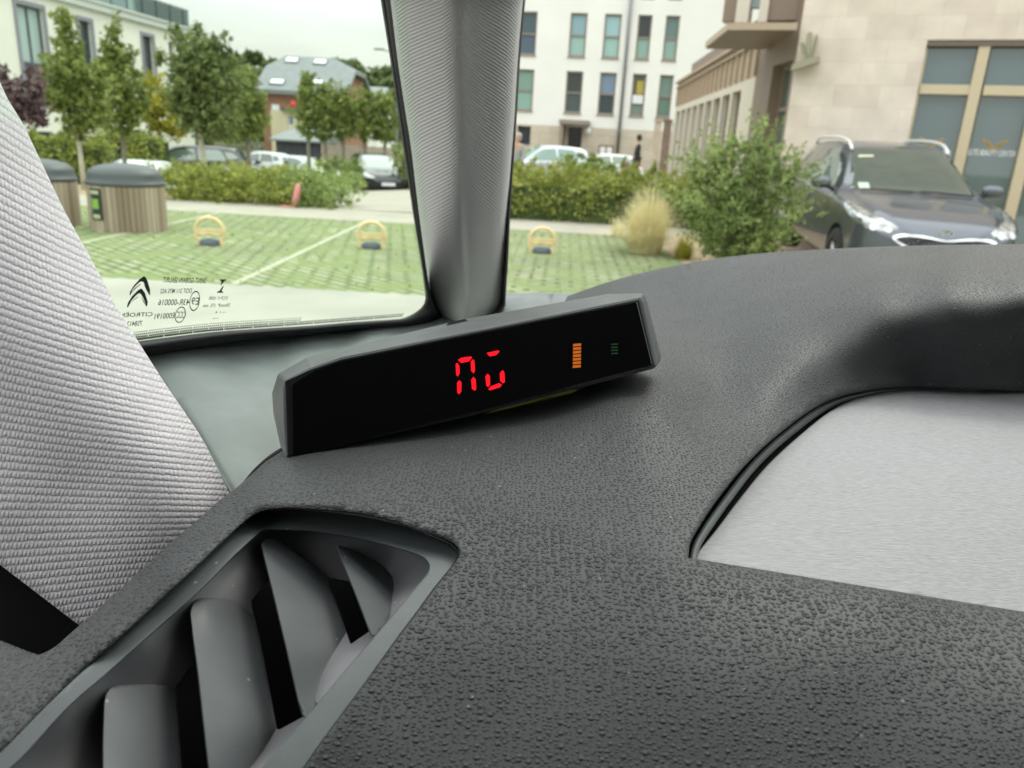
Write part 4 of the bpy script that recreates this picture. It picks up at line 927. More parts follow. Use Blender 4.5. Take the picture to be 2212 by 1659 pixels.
barrier(455, 529, 'yellow folding parking barrier nearest the round bin'); barrier(803, 536, 'yellow folding parking barrier in line with the paved driveway'); barrier(1170, 546, 'yellow folding parking barrier seen right of the slim window pillar')
# pink marker
pk = Wz(641, 449); PK = empty('marker_post', pk, label='leaning pink plastic marker post at the edge of the shrub bed', cat='marker'); MT['pink'] = M('faded_pink_plastic', (.64, .25, .24), .5)
b = MB(); b.tube([(-.08, 0, .0), (-.03, 0, .14), (.02, 0, .31), (.045, 0, .44), (.05, 0, .49)], [.05, .075, .075, .06, .025], 10); b.build('blade', MT['pink'], PK, True); PK.scale = (.82, .82, .92)
b = MB(); b.box((-.20, .02, .015), (.34, .2, .03), .2, .006); b.build('base', MT['pink'], PK)
# lamp post seen by the seal
lp = put(857, 40); LP = empty('street_lamp', lp, label='thin grey street lamp post at the right edge of the quarter window', cat='street lamp')
b = MB(); b.tube([(0, 0, 0), (0, 0, 6.5)], [.07, .04], 8); b.build('pole', MT['pipe'], LP, True); b = MB(); b.tube([(0, 0, 2.2), (-.3, 0, 2.35)], .03, 6); b.lathe([(.001, 2.15), (.14, 2.25), (.16, 2.4), (.001, 2.5)], c=(-.35, 0, 0), n=12); b.build('lamp_head', MT['globe'], LP)
b = MB(); b.tube([(0, 0, 6.45), (-.8, 0, 6.6)], .03, 6); b.box((-.9, 0, 6.6), (.5, .2, .08)); b.build('lantern', MT['pipe'], LP)

# ---- people (small, far)
MT['skin'] = M('skin', (.45, .28, .20), .6)
def skinned(name, verts, edges, radii, mat, parent, root=0, sub=2):
    me = bpy.data.meshes.new(name); me.from_pydata(verts, edges, []); o = bpy.data.objects.new(name, me); COL.objects.link(o)
    s = o.modifiers.new('skin', 'SKIN'); me.skin_vertices.new() if not me.skin_vertices else None
    for i, r in enumerate(radii): me.skin_vertices[0].data[i].radius = (r, r) if not isinstance(r, tuple) else r
    me.skin_vertices[0].data[root].use_root = True
    q = o.modifiers.new('sub', 'SUBSURF'); q.levels = sub; q.render_levels = sub
    bpy.context.view_layer.update()
    m2 = bpy.data.meshes.new_from_object(o.evaluated_get(bpy.context.evaluated_depsgraph_get())); bpy.data.objects.remove(o)
    n = bpy.data.objects.new(name, m2); COL.objects.link(n); m2.materials.clear(); m2.materials.append(mat); n.parent = parent
    m2.polygons.foreach_set('use_smooth', [True] * len(m2.polygons)); return n
def person(loc, rz, label, coat, legs, hair, h=1.0, bag=None, stride=.22):
    t = empty('person', loc, rz, label=label, cat='person'); t.scale = (h, h, h)
    V = [(0, 0, .95), (0, 0, 1.15), (0, 0, 1.38), (0, 0, 1.48), (0, .02, 1.60), (0, .02, 1.70),
         (.10, 0, .90), (.11, stride * .6, .50), (.11, stride * .35, .08), (.11, stride * .9, .03),
         (-.10, 0, .90), (-.11, -stride * .1, .50), (-.11, -stride, .09), (-.11, -stride * .6, .03),
         (.19, 0, 1.40), (.23, -.08, 1.13), (.22, .06, .90), (.22, .10, .82), (-.19, 0, 1.40), (-.23, .08, 1.13), (-.22, .18, .95), (-.22, .22, .88)]
    E = [(0, 1), (1, 2), (2, 3), (3, 4), (4, 5), (0, 6), (6, 7), (7, 8), (8, 9), (0, 10), (10, 11), (11, 12), (12, 13), (2, 14), (14, 15), (15, 16), (16, 17), (2, 18), (18, 19), (19, 20), (20, 21)]
    Rr = [.13, .12, .13, .055, .085, .075, .085, .06, .04, .035, .085, .06, .04, .035, .055, .042, .032, .028, .055, .042, .032, .028]
    skinned('body', V, E, Rr, MT['skin'], t)
    Vc = [(0, 0, .80), (0, 0, .98), (0, 0, 1.16), (0, 0, 1.36), (.19, 0, 1.39), (.235, -.08, 1.12), (.22, .06, .93), (-.19, 0, 1.39), (-.235, .08, 1.12), (-.22, .17, .97)]
    skinned('jacket', Vc, [(0, 1), (1, 2), (2, 3), (3, 4), (4, 5), (5, 6), (3, 7), (7, 8), (8, 9)], [(.17, .12), (.17, .13), (.15, .125), (.16, .12), .072, .058, .048, .072, .058, .048], coat, t, root=1)
    Vt = [(0, 0, .92), (.10, 0, .86), (.11, stride * .6, .50), (.11, stride * .35, .12), (-.10, 0, .86), (-.11, -stride * .1, .50), (-.11, -stride, .13)]
    skinned('trousers', Vt, [(0, 1), (1, 2), (2, 3), (0, 4), (4, 5), (5, 6)], [.14, .10, .075, .062, .10, .075, .062], legs, t)
    b = MB(); b.lathe([(.001, 1.785), (.06, 1.78), (.10, 1.73), (.108, 1.66), (.10, 1.58), (.07, 1.54)], c=(0, -.02, 0), n=16); b.build('hair', hair, t, True)
    return t
MT['coatk'] = M('black_coat', (.02, .018, .022), .8); MT['jean'] = M('dark_trousers', (.03, .03, .045), .8); MT['hairk'] = M('dark_hair', (.02, .014, .01), .6)
pz = put(1372, 31, 0); person((pz[0], 31, .22), R(95), 'person in a black coat walking left past the stone plinth of the white block', MT['coatk'], MT['jean'], MT['hairk'], 1.02)
b = MB(); b.box((0, 0, .25), (.35, .2, .42), 0, .03); o = b.build('tote_bag', M('mauve_cloth_bag', (.25, .17, .17), .8)); o.location = (pz[0] - .42, 31, .55); tag(o, 'mauve bag beside the person in the black coat', 'bag')
b = MB(); b.tube([(-.12, 0, .45), (-.08, 0, .62), (.08, 0, .62), (.12, 0, .45)], .012, 6); b.build('handle', MT['coatk'], o)
pz = Wy(1117, 340, 22); person((pz.x, 22, .05), R(160), 'person in a grey top standing at the hedge right beside the window pillar', M('grey_top', (.30, .31, .30), .8), MT['jean'], M('fair_hair', (.40, .34, .27), .6), .93)

# ================================================================== PLANTS
def leafcloud(cl, n, size, seed=0, flat=0.0, shell=.5, cs=(.14, .34), fill=.18, sprig=0, slen=.5):
    """leaf quads scattered over small clumps inside ellipsoids; cl: list of (centre, radii)"""
    rg = np.random.default_rng(seed); C = np.array([c for c, r in cl], float); Rr = np.array([r for c, r in cl], float)
    vol = np.prod(Rr, axis=1) ** .75; vol /= vol.sum(); ncl = max(12, n // 55)
    pick = rg.choice(len(cl), ncl, p=vol); d = rg.normal(size=(ncl, 3)); d /= np.linalg.norm(d, axis=1, keepdims=True)
    cc = C[pick] + d * Rr[pick] * (shell + (1 - shell) * rg.random((ncl, 1))) * .92
    cr_ = np.minimum(Rr[pick].min(axis=1), 9) * rg.uniform(cs[0], cs[1], ncl)
    k = rg.integers(0, ncl, n); d = rg.normal(size=(n, 3)); d /= np.linalg.norm(d, axis=1, keepdims=True)
    p = cc[k] + d * cr_[k][:, None] * rg.random((n, 1)) ** .45 * np.array([1.15, 1.15, .9])
    nf = int(n * fill)
    if nf:
        k2 = rg.choice(len(cl), nf, p=vol); d2 = rg.normal(size=(nf, 3)); d2 /= np.linalg.norm(d2, axis=1, keepdims=True)
        p[:nf] = C[k2] + d2 * Rr[k2] * rg.random((nf, 1)) ** .42 * 1.04
    if sprig:
        ns = int(n * .22); m = max(1, ns // sprig); j = nf
        for q_ in range(sprig):
            c_ = rg.choice(len(cl), p=vol); dd_ = rg.normal(size=3); dd_[2] = abs(dd_[2]) + .35; dd_ /= np.linalg.norm(dd_)
            s0 = C[c_] + dd_ * Rr[c_] * .75; t_ = rg.random((m, 1)); L_ = slen * Rr[c_].min() * rg.uniform(.5, 1.5)
            e2 = min(n, j + m); mm = e2 - j
            if mm <= 0: break
            p[j:e2] = (s0 + dd_ * t_ * L_ + rg.normal(size=(m, 3)) * size * (1.3 - t_))[:mm]; j = e2
    a = rg.normal(size=(n, 3)); a /= np.linalg.norm(a, axis=1, keepdims=True); b_ = np.cross(a, rg.normal(size=(n, 3))); b_ /= np.linalg.norm(b_, axis=1, keepdims=True)
    s = size * rg.uniform(.55, 1.35, (n, 1)); q = np.stack([p - a * s, p + b_ * s * .45, p + a * s, p - b_ * s * .45], 1).reshape(-1, 3)
    return q, np.arange(4 * n).reshape(n, 4)
def leafobj(name, cl, n, size, mat, parent=None, seed=0, shell=.5, **k):
    q, f = leafcloud(cl, n, size, seed, shell=shell, **k); return mk(name, q.tolist(), f.tolist(), mat, parent, world=bool(parent))
MT['lfA'] = leafmat('hornbeam_leaves', (0.112, 0.157, 0.039), (0.224, 0.280, 0.073), (0.381, 0.426, 0.134))
MT['lfB'] = leafmat('dark_green_leaves', (0.098, 0.138, 0.046), (0.184, 0.236, 0.081), (0.310, 0.356, 0.127))
MT['lfY'] = leafmat('yellowing_leaves', (.20, .21, .03), (.36, .34, .05), (.50, .42, .06))
MT['lfP'] = leafmat('purple_leaves', (.075, .045, .055), (.16, .10, .11), (.27, .19, .19))
MT['lfH'] = leafmat('hedge_leaves', (0.143, 0.182, 0.039), (0.308, 0.352, 0.077), (0.550, 0.539, 0.143))
MT['lfS'] = leafmat('shrub_leaves', (0.130, 0.177, 0.059), (0.271, 0.354, 0.118), (0.496, 0.566, 0.224))
MT['lfF'] = leafmat('far_woodland', (.085, .125, .05), (.145, .19, .075), (.22, .26, .11))
MT['bark'] = M('grey_bark', (.20, .18, .14), .9, var=.2, vs=9); MT['barkw'] = M('whitewashed_bark', (.50, .47, .38), .9, var=.12, vs=8)
def tree(name, label, uB, D_, ell, n, leaf, mat, tr=.06, bark='bark', group=None, seed=1, zoff=0.0):
    g = put(uB, D_); t = empty(name, g, label=label, cat='tree', group=group); base = Vector(g)
    cl = []
    for (cu, cv, ru, rv_) in ell:
        p = Wy(cu, cv, D_); s = D_ / FPX * 1.04; cl.append(((p.x, p.y, p.z), (ru * s, max(ru, 14) * s * .9, rv_ * s)))
    leafobj('crown', cl, int(n * .80), leaf * .92, mat, t, seed, sprig=int(34 + 9 * len(cl)), slen=.75)
    topc = max(cl, key=lambda c: c[0][2])[0]; rg = random.Random(seed); b = MB(); low = min(c[0][2] - c[1][2] for c in cl)
    fork = Vector((base.x + (topc[0] - base.x) * .2, D_, max(base.z + .9, low + .25)))
    b.tube([base - Vector((0, 0, .1)), base.lerp(fork, .5), fork, fork.lerp(Vector(topc), .6), Vector(topc)], [tr * 1.25, tr, tr * .85, tr * .45, tr * .12], 9)
    for k in range(9):
        c = cl[rg.randrange(len(cl))]; q = .05 + .5 * rg.random(); s0 = fork.lerp(Vector(topc), q)
        e_ = Vector(c[0]) + Vector([rg.uniform(-.75, .75) * r for r in c[1]]); m_ = s0.lerp(e_, .5) + Vector((0, 0, .08)); b.tube([s0, m_, e_], [tr * .38, tr * .22, tr * .06], 6)
    b.build('trunk', MT[bark], t, True, world=True)
    return t
tree('hornbeam_tree', 'slender upright tree just above the gap between the two round bins', 179, 17.5, [(143, 60, 14, 36), (150, 115, 26, 42), (150, 175, 48, 52), (175, 235, 55, 50), (115, 190, 30, 45), (195, 185, 35, 40), (165, 280, 35, 25)], 9500, .075, MT['lfA'], .05, 'barkw', seed=3)
tree('hornbeam_tree', 'upright green tree behind the round bin with the poster', 272, 21, [(247, 60, 9, 32), (249, 105, 20, 35), (262, 160, 34, 45), (270, 220, 45, 45), (255, 270, 42, 28), (232, 150, 20, 40)], 7500, .085, MT['lfA'], .06, seed=4)
tree('maple_tree', 'small yellowing tree between the upright trees and the large spreading tree', 352, 27, [(335, 205, 26, 34), (345, 250, 38, 34), (372, 285, 30, 20)], 4200, .10, MT['lfY'], .06, seed=5)
tree('spreading_tree', 'large loose green tree with a pale trunk standing behind the shrub bed', 447, 20.5, [(377, 70, 8, 18), (395, 100, 22, 28), (425, 78, 9, 22), (455, 120, 30, 32), (430, 150, 50, 45), (470, 190, 50, 52), (420, 215, 58, 50), (450, 262, 70, 38), (355, 128, 20, 14), (490, 130, 14, 25)], 13000, .085, MT['lfB'], .075, 'barkw', seed=6)
tree('round_tree', 'yellow green tree at the right of the large spreading tree', 541, 25, [(518, 185, 24, 34), (530, 225, 36, 38), (545, 262, 34, 34), (508, 275, 40, 35)], 6500, .095, MT['lfA'], .07, seed=8)
tree('purple_tree', 'dark purple leaved tree beside the cloth pillar at the left edge', 62, 15.5, [(8, 180, 16, 34), (45, 215, 30, 36), (25, 245, 40, 35), (75, 190, 16, 40), (70, 250, 26, 24)], 4200, .07, MT['lfP'], .05, seed=9)
for i, (u, ells) in enumerate(((668, [(664, 185, 12, 24), (668, 220, 22, 32), (666, 262, 28, 34)]), (703, [(703, 208, 20, 24), (704, 245, 26, 34), (702, 278, 26, 25)]), (742, [(740, 212, 18, 22), (742, 250, 26, 34), (742, 284, 26, 22)]), (788, [(784, 220, 22, 22), (788, 255, 30, 32), (786, 285, 28, 22)]), (832, [(828, 230, 20, 22), (832, 262, 26, 30), (830, 288, 24, 20)]))):
    lab = ['tallest narrow tree of the clipped row before the brick house', 'second clipped tree of the row, right beside the tallest narrow one', 'middle clipped tree of the row above the board fence', 'fourth clipped tree of the row, above the dark hatchback', 'last clipped tree of the row, beside the window seal'][i]
    tree('clipped_tree', lab, u, 36, ells, 3600, .11, MT['lfA'], .09, group='clipped trees in a row before the brick house', seed=20 + i)
# far wooded hill
V_ = []; F_ = []; prof = [(-400, 3), (-140, 10), (-70, 16), (-45, 18), (-25, 17), (0, 14), (40, 16), (120, 12), (400, 5)]
for x, h in prof:
    for k, q in enumerate((0, .45, .8, 1)): V_.append((x, 105 + 60 * q, -1.5 + h * .62 * q))
F_ = [(4 * i + k, 4 * i + 4 + k, 4 * i + 5 + k, 4 * i + 1 + k) for i in range(len(prof) - 1) for k in range(3)]
tag(mk('hill', V_, F_, MT['earth'], None, True), kind='structure')
cl = []
rg = random.Random(5)
for u in range(380, 1180, 13):
    top = float(np.interp(u, [380, 470, 540, 600, 700, 770, 800, 850, 900, 1200], [132, 122, 118, 128, 134, 132, 146, 148, 148, 142]))
    for v in range(int(top + 12), 300, 26):
        D_ = 130 - (v - top) * .22 + rg.uniform(-3, 3); p = Wy(u + rg.uniform(-5, 5), v + rg.uniform(-4, 4), D_); r_ = rg.uniform(9, 14) * D_ / FPX; cl.append(((p.x, p.y, p.z), (r_ * 1.2, r_, r_)))
tag(leafobj('far_woodland', cl, 34000, .62, MT['lfF'], None, 11, shell=.2, cs=(.6, 1.0)), kind='stuff')
# hedges and shrubs
def boxcl(u0, u1, y0, y1, z0, z1, nx, ny, nz, r, jit=.3, seed=0):
    rg = random.Random(seed); cl = []
    for i in range(nx):
        for j in range(ny):
            for k in range(nz):
                u = u0 + (u1 - u0) * (i + .5) / nx; y = y0 + (y1 - y0) * (j + .5) / ny; x = Wy(u, 400, y).x; z = z0 + (z1 - z0) * (k + .5) / nz
                rr_ = r * rg.uniform(1 - jit, 1 + jit); cl.append(((x + rg.uniform(-.1, .1), y + rg.uniform(-.1, .1), gz(x, y) + z + rg.uniform(-.05, .05)), (rr_, rr_, rr_ * .8)))
    return cl
MT['hcore'] = M('hedge_inner_twigs', (.05, .075, .02), .95, var=.5, vs=7)
def hedge(label, u0, u1, y0, y1, h, nx, n, leaf, seed, mat='lfH'):
    ny = 2; cl = boxcl(u0, u1, y0, y1, .08, h - .06, nx, 2, 3, (y1 - y0) * .26, .12, seed); xs_ = [c[0][0] for c in cl]
    o = leafobj('hedge', cl, n, leaf, MT[mat], None, seed, shell=.6, cs=(.45, .9), sprig=160, slen=.7); tag(o, label, 'hedge')
    xa, xb = min(xs_), max(xs_); V = []; F = []; m = 14
    for k in range(m + 1):
        xx = xa + (xb - xa) * k / m; g0, g1 = gz(xx, y0), gz(xx, y1); ya, yb = y0 + .14, y1 - .14
        V += [(xx, ya, g0), (xx, ya + .03, g0 + h - .16), (xx, yb - .03, g1 + h - .16), (xx, yb, g1)]
    for k in range(m): F += [(4 * k + j, 4 * k + 4 + j, 4 * k + 5 + j, 4 * k + 1 + j) for j in range(3)]
    F += [(0, 1, 2, 3), (4 * m + 3, 4 * m + 2, 4 * m + 1, 4 * m)]
    mk('inner_twigs', V, F, MT['hcore'], o)
hedge('long low bright green hedge right of the slim pillar before the white block', 985, 1500, 14.9, 16.7, .78, 30, 40000, .042, 31)
hedge('clipped green hedge behind the two round bins at the left', 40, 238, 20.8, 22.2, 1.18, 14, 17000, .055, 32)
hedge('taller clipped hedge further back behind the bin with the poster', 232, 345, 25.5, 27.0, 1.55, 9, 12000, .065, 33)
labs = ['first shrub of the low bed beside the bin with the poster', 'second low shrub of the bed right of the round bin', 'yellowish low shrub of the bed below the pale tree trunk', 'low green shrub in the middle of the left bed', 'low shrub left of the pink marker post', 'low shrub behind the pink marker post', 'green shrub at the right end of the left bed']
for i, u in enumerate((388, 440, 495, 552, 605, 655, 700)):
    D_ = 15.5 + .25 * (i % 2); g = put(u, D_); s = [.55, .53, .58, .58, .58, .62, .55][i]
    cl = [((g[0] + dx, D_ + dy, g[2] + dz * s), (.34, .4, .22)) for dx in (-.3, 0, .3) for dy in (-.4, .3, 1.0) for dz in (.25, .75)]
    t = empty('low_shrub', g, label=labs[i], cat='shrub', group='low shrubs in the bed behind the path'); leafobj('foliage', cl, 4200, .04, MT[['lfH', 'lfH', 'lfY', 'lfH', 'lfH', 'lfS', 'lfS'][i] if i != 2 else 'lfH'], t, 40 + i, shell=.35, sprig=60, slen=.9)
    b = MB(); [b.tube([(dx, 0, 0), (dx * 2, .1, .35)], [.02, .008], 5) for dx in (-.12, 0, .12)]; b.build('stems', MT['bark'], t)
for (u, D_, w_, h_, lab, sd) in ((735, 27, 1.0, 1.3, 'bright green bush left of the dark hatchback', 61), (885, 29, .8, 1.9, 'green bush right of the dark hatchback by the window seal', 62), (1250, 25, .9, 1.25, 'green bush before the dark door of the white block', 63), (1290, 24, .8, 1.0, 'low bush below the notice board', 64), (1158, 28, .9, 1.6, 'green bush behind the silver car by the ground floor window', 65)):
    g = put(u, D_); cl = [((g[0] + dx * w_, D_, g[2] + h_ * q), (.45 * w_, .5, .3 * h_)) for dx in (-.5, 0, .5) for q in (.3, .7)]
    t = empty('bush', g, label=lab, cat='bush'); leafobj('foliage', cl, 3000, .07, MT['lfS'], t, sd, shell=.4)
    b = MB(); [b.tube([(dx, 0, 0), (dx * 2, .05, h_ * .6)], [.03, .01], 5) for dx in (-.15, 0, .15)]; b.build('stems', MT['bark'], t)
# big shrub before the parked estate car
D_ = 9.0; g = (Wy(1605, 500, D_).x, D_, 0)
BS = empty('flowering_shrub', g, label='large loose green shrub left of the parked grey blue car', cat='shrub'); cl = []
for (cu, cv, ru, rv_) in ((1638, 255, 7, 22), (1640, 300, 16, 30), (1590, 320, 28, 34), (1560, 350, 32, 40), (1640, 350, 42, 40), (1520, 375, 34, 45), (1580, 410, 62, 60), (1665, 410, 52, 62), (1500, 430, 38, 55), (1705, 385, 22, 50), (1545, 480, 70, 62), (1640, 490, 75, 62), (1705, 455, 30, 60), (1600, 550, 90, 40)):
    p = Wy(cu, cv, D_); s = D_ / FPX; cl.append(((p.x, p.y, p.z), (ru * s, ru * s * .9, rv_ * s)))
leafobj('foliage', cl, 30000, .024, MT['lfS'], BS, 71, shell=.40, fill=.10, sprig=190, slen=1.6)
leafobj('flower_heads', cl, 260, .03, leafmat('pale_flowers', (.4, .42, .34), (.5, .5, .42), (.6, .6, .5)), BS, 72, shell=.9)
b = MB(); rg = random.Random(3)
for k in range(40):
    c = cl[rg.randrange(len(cl))][0]; p0 = Vector((g[0] + rg.uniform(-.2, .2), D_ + rg.uniform(-.15, .15), 0)); e_ = Vector(c) + Vector((rg.uniform(-.15, .15), 0, rg.uniform(0, .2))); b.tube([p0, p0.lerp(e_, .5) + Vector((0, 0, .08)), e_], [.013, .008, .003], 5)
b.build('branches', MT['bark'], BS, world=True)
# pampas-like dry grass
MT['straw'] = leafmat('straw_blades', (.58, .53, .28), (.77, .70, .42), (.88, .82, .56))
def grass(name, label, u, v, n, h, spread, mat, seed):
    p = Wz(u, v); rg = random.Random(seed); V = []; F = []
    for k in range(n):
        q = rg.uniform(0, 6.283); r0 = rg.random() ** .5 * spread * .3; lk = rg.random() ** 1.5; lean = (.08 + .92 * lk) * spread; hh = h * rg.uniform(.6, 1.1) * (1.12 - .72 * lk)
        a = Vector((math.cos(q), math.sin(q), 0)); sd = Vector((-a.y, a.x, 0)) * rg.uniform(.0035, .0075); b0 = len(V); m = 6
        for i in range(m):
            s = i / (m - 1); c = Vector((p.x, p.y, 0)) + a * (r0 + lean * s ** 1.8) + Vector((0, 0, hh * (s * 1.25 - .32 * s ** 3 * (1 + lean)))); wd_ = sd * (1 - s * .85); V += [c - wd_, c + wd_]
        F += [(b0 + 2 * i, b0 + 2 * i + 1, b0 + 2 * i + 3, b0 + 2 * i + 2) for i in range(m - 1)]
    return tag(mk(name, V, F, mat), label, 'grass clump')
grass('ornamental_grass', 'tall clump of dry straw coloured ornamental grass left of the large shrub', 1392, 546, 1500, .90, .74, MT['straw'], 5)
grass('ornamental_grass', 'low tuft of dry grass between the straw coloured clump and the path', 1335, 512, 260, .30, .32, MT['straw'], 6)
grass('ornamental_grass', 'small green yellow tuft at the foot of the large shrub', 1475, 560, 300, .34, .34, MT['lfY'], 7)
# grass growing through the paving, and weeds
V_ = []; F_ = []; rg = random.Random(9)
for k in range(900):
    x = rg.uniform(-7.3, 2.2); y = rg.uniform(ye + .02, yf); dens = .5 + .5 * math.sin(x * 1.7 + 2) * math.sin(y * 1.3)
    if rg.random() > dens: continue
    b0 = len(V_); q = rg.uniform(0, 6.28); s = rg.uniform(.01, .03); h_ = rg.uniform(.01, .035); dx, dy = math.cos(q) * s, math.sin(q) * s
    V_ += [(x - dx, y - dy, .002), (x + dx, y + dy, .002), (x + dx * .6 + rg.uniform(-.02, .02), y + dy * .6, h_)]; F_.append((b0, b0 + 1, b0 + 2))
tag(mk('turf_grass', V_, F_, leafmat('turf_blades', (.20, .24, .08), (.30, .33, .12), (.42, .42, .18))), kind='stuff')

# ================================================================== CAR INTERIOR (the car the photo is taken from)
def grain_mat(name, col, rough, coarse=True, spec=.5):
    m = bpy.data.materials.new(name); m.use_nodes = True; t = m.node_tree; b = t.nodes['Principled BSDF']; L = t.links.new
    b.inputs['Base Color'].default_value = (*col, 1); b.inputs['Roughness'].default_value = rough; b.inputs['Specular IOR Level'].default_value = spec
    tcn = t.nodes.new('ShaderNodeTexCoord')
    def math_(op, a, bb):
        n = t.nodes.new('ShaderNodeMath'); n.operation = op
        for i, x in enumerate((a, bb)):
            if isinstance(x, (int, float)): n.inputs[i].default_value = x
            else: L(x, n.inputs[i])
        return n.outputs[0]
    def dome(scale, r0, r1, rnd, k):
        v = t.nodes.new('ShaderNodeTexVoronoi'); v.voronoi_dimensions = '2D'; v.inputs['Scale'].default_value = scale; v.inputs['Randomness'].default_value = rnd; L(tcn.outputs['UV'], v.inputs['Vector'])
        sx = t.nodes.new('ShaderNodeSeparateXYZ'); L(v.outputs['Color'], sx.inputs[0])
        rr_ = math_('ADD', math_('MULTIPLY', math_('POWER', sx.outputs[0], 1.6), r1 - r0), r0)
        q = math_('DIVIDE', v.outputs['Distance'], rr_); q = math_('SUBTRACT', 1.0, math_('MULTIPLY', q, q)); q = math_('MAXIMUM', q, 0.0)
        return math_('MULTIPLY', math_('MULTIPLY', math_('POWER', q, .8), rr_), k / scale)
    at = t.nodes.new('ShaderNodeAttribute'); at.attribute_name = 'coarse'
    big = math_('MULTIPLY', dome(560, .20, .39, .70, 1.05), at.outputs['Fac'])
    hgt = math_('MAXIMUM', big, dome(960, .22, .41, .80, 1.0))
    bp = t.nodes.new('ShaderNodeBump'); bp.inputs['Strength'].default_value = 1; bp.inputs['Distance'].default_value = 1.0
    L(hgt, bp.inputs['Height']); L(bp.outputs[0], b.inputs['Normal'])
    # dust and wear
    n = t.nodes.new('ShaderNodeTexNoise'); n.inputs['Scale'].default_value = 55; n.inputs['Detail'].default_value = 6; L(tcn.outputs['Object'], n.inputs['Vector'])
    c = t.nodes.new('ShaderNodeValToRGB'); c.color_ramp.elements[0].position = .3; c.color_ramp.elements[1].position = .75
    c.color_ramp.elements[0].color = (*[x * .86 for x in col], 1); c.color_ramp.elements[1].color = (*[x * 1.16 for x in col], 1)
    L(n.outputs[0], c.inputs[0])
    sp = t.nodes.new('ShaderNodeTexVoronoi'); sp.inputs['Scale'].default_value = 210; L(tcn.outputs['Object'], sp.inputs['Vector'])
    sr = t.nodes.new('ShaderNodeMapRange'); sr.inputs[1].default_value = .075; sr.inputs[2].default_value = .03; L(sp.outputs['Distance'], sr.inputs[0])
    mxn = t.nodes.new('ShaderNodeMixRGB'); mxn.inputs[2].default_value = (.4, .4, .38, 1); L(math_('MULTIPLY', sr.outputs[0], .5), mxn.inputs[0]); L(c.outputs[0], mxn.inputs[1])
    L(mxn.outputs[0], b.inputs['Base Color'])
    return m
MT['dash'] = grain_mat('pebbled_dash_plastic', (.046, .049, .0515), .53, spec=.42)
MT['trim'] = M('grained_trim_plastic', (.19, .218, .211), .5, var=.08, vs=60, bump=.5, bs=900, bd=.0002)
MT['ventp'] = M('satin_vent_plastic', (.10, .116, .116), .45, dust=190, var=.10, vs=70, bump=.35, bs=1500, bd=.00008)
MT['louvre'] = M('satin_louvre_plastic', (.100, .108, .113), .45, dust=170, var=.12, vs=60, bump=.35, bs=1500, bd=.00008)
MT['void'] = M('unlit_recess', (.004, .004, .004), .9, spec=.1)  # near-black colour puts the shade of gaps and vent duct into the surface
def cloth_mat():
    m = bpy.data.materials.new('ribbed_knit_cloth'); m.use_nodes = True; t = m.node_tree; b = t.nodes['Principled BSDF']; L = t.links.new
    uvn = t.nodes.new('ShaderNodeUVMap'); sp = t.nodes.new('ShaderNodeSeparateXYZ'); L(uvn.outputs[0], sp.inputs[0])
    def ma(op, a, bb=None, c=None):
        n = t.nodes.new('ShaderNodeMath'); n.operation = op
        for i, x in enumerate((a, bb, c)):
            if x is None: continue
            if isinstance(x, (int, float)): n.inputs[i].default_value = x
            else: L(x, n.inputs[i])
        return n.outputs[0]
    nz = t.nodes.new('ShaderNodeTexNoise'); nz.inputs['Scale'].default_value = 1.2; nz.inputs['Detail'].default_value = 4; L(uvn.outputs[0], nz.inputs['Vector'])
    jit = ma('MULTIPLY', ma('SUBTRACT', nz.outputs[0], .5), .55)
    y = ma('ADD', sp.outputs[1], jit); x = ma('ADD', sp.outputs[0], jit)
    row = ma('ABSOLUTE', ma('SINE', ma('MULTIPLY', y, math.pi)))
    row = ma('POWER', row, .8)
    par = ma('FLOOR', y)
    ph = ma('ADD', ma('MULTIPLY', x, 2 * math.pi), ma('MULTIPLY', y, 2.6)); ph = ma('ADD', ph, ma('MULTIPLY', par, 2.1))
    st = ma('SINE', ph)
    h = ma('MULTIPLY', row, ma('MULTIPLY_ADD', st, .24, .76))
    fz = t.nodes.new('ShaderNodeTexNoise'); fz.inputs['Scale'].default_value = 6; fz.inputs['Detail'].default_value = 3; L(uvn.outputs[0], fz.inputs['Vector'])
    h = ma('ADD', h, ma('MULTIPLY', fz.outputs[0], .30))
    bp = t.nodes.new('ShaderNodeBump'); bp.inputs['Strength'].default_value = 1; bp.inputs['Distance'].default_value = .00044
    L(h, bp.inputs['Height']); L(bp.outputs[0], b.inputs['Normal'])
    c = t.nodes.new('ShaderNodeValToRGB'); c.color_ramp.elements[0].position = .15; c.color_ramp.elements[1].position = .8
    c.color_ramp.elements[0].color = (.53, .505, .525, 1); c.color_ramp.elements[1].color = (.74, .71, .735, 1)
    L(h, c.inputs[0]); L(c.outputs[0], b.inputs['Base Color'])  # valleys coloured darker, like the shade between knit rows
    b.inputs['Roughness'].default_value = .85; b.inputs['Sheen Weight'].default_value = .3; b.inputs['Specular IOR Level'].default_value = .2
    return m
MT['cloth'] = cloth_mat()
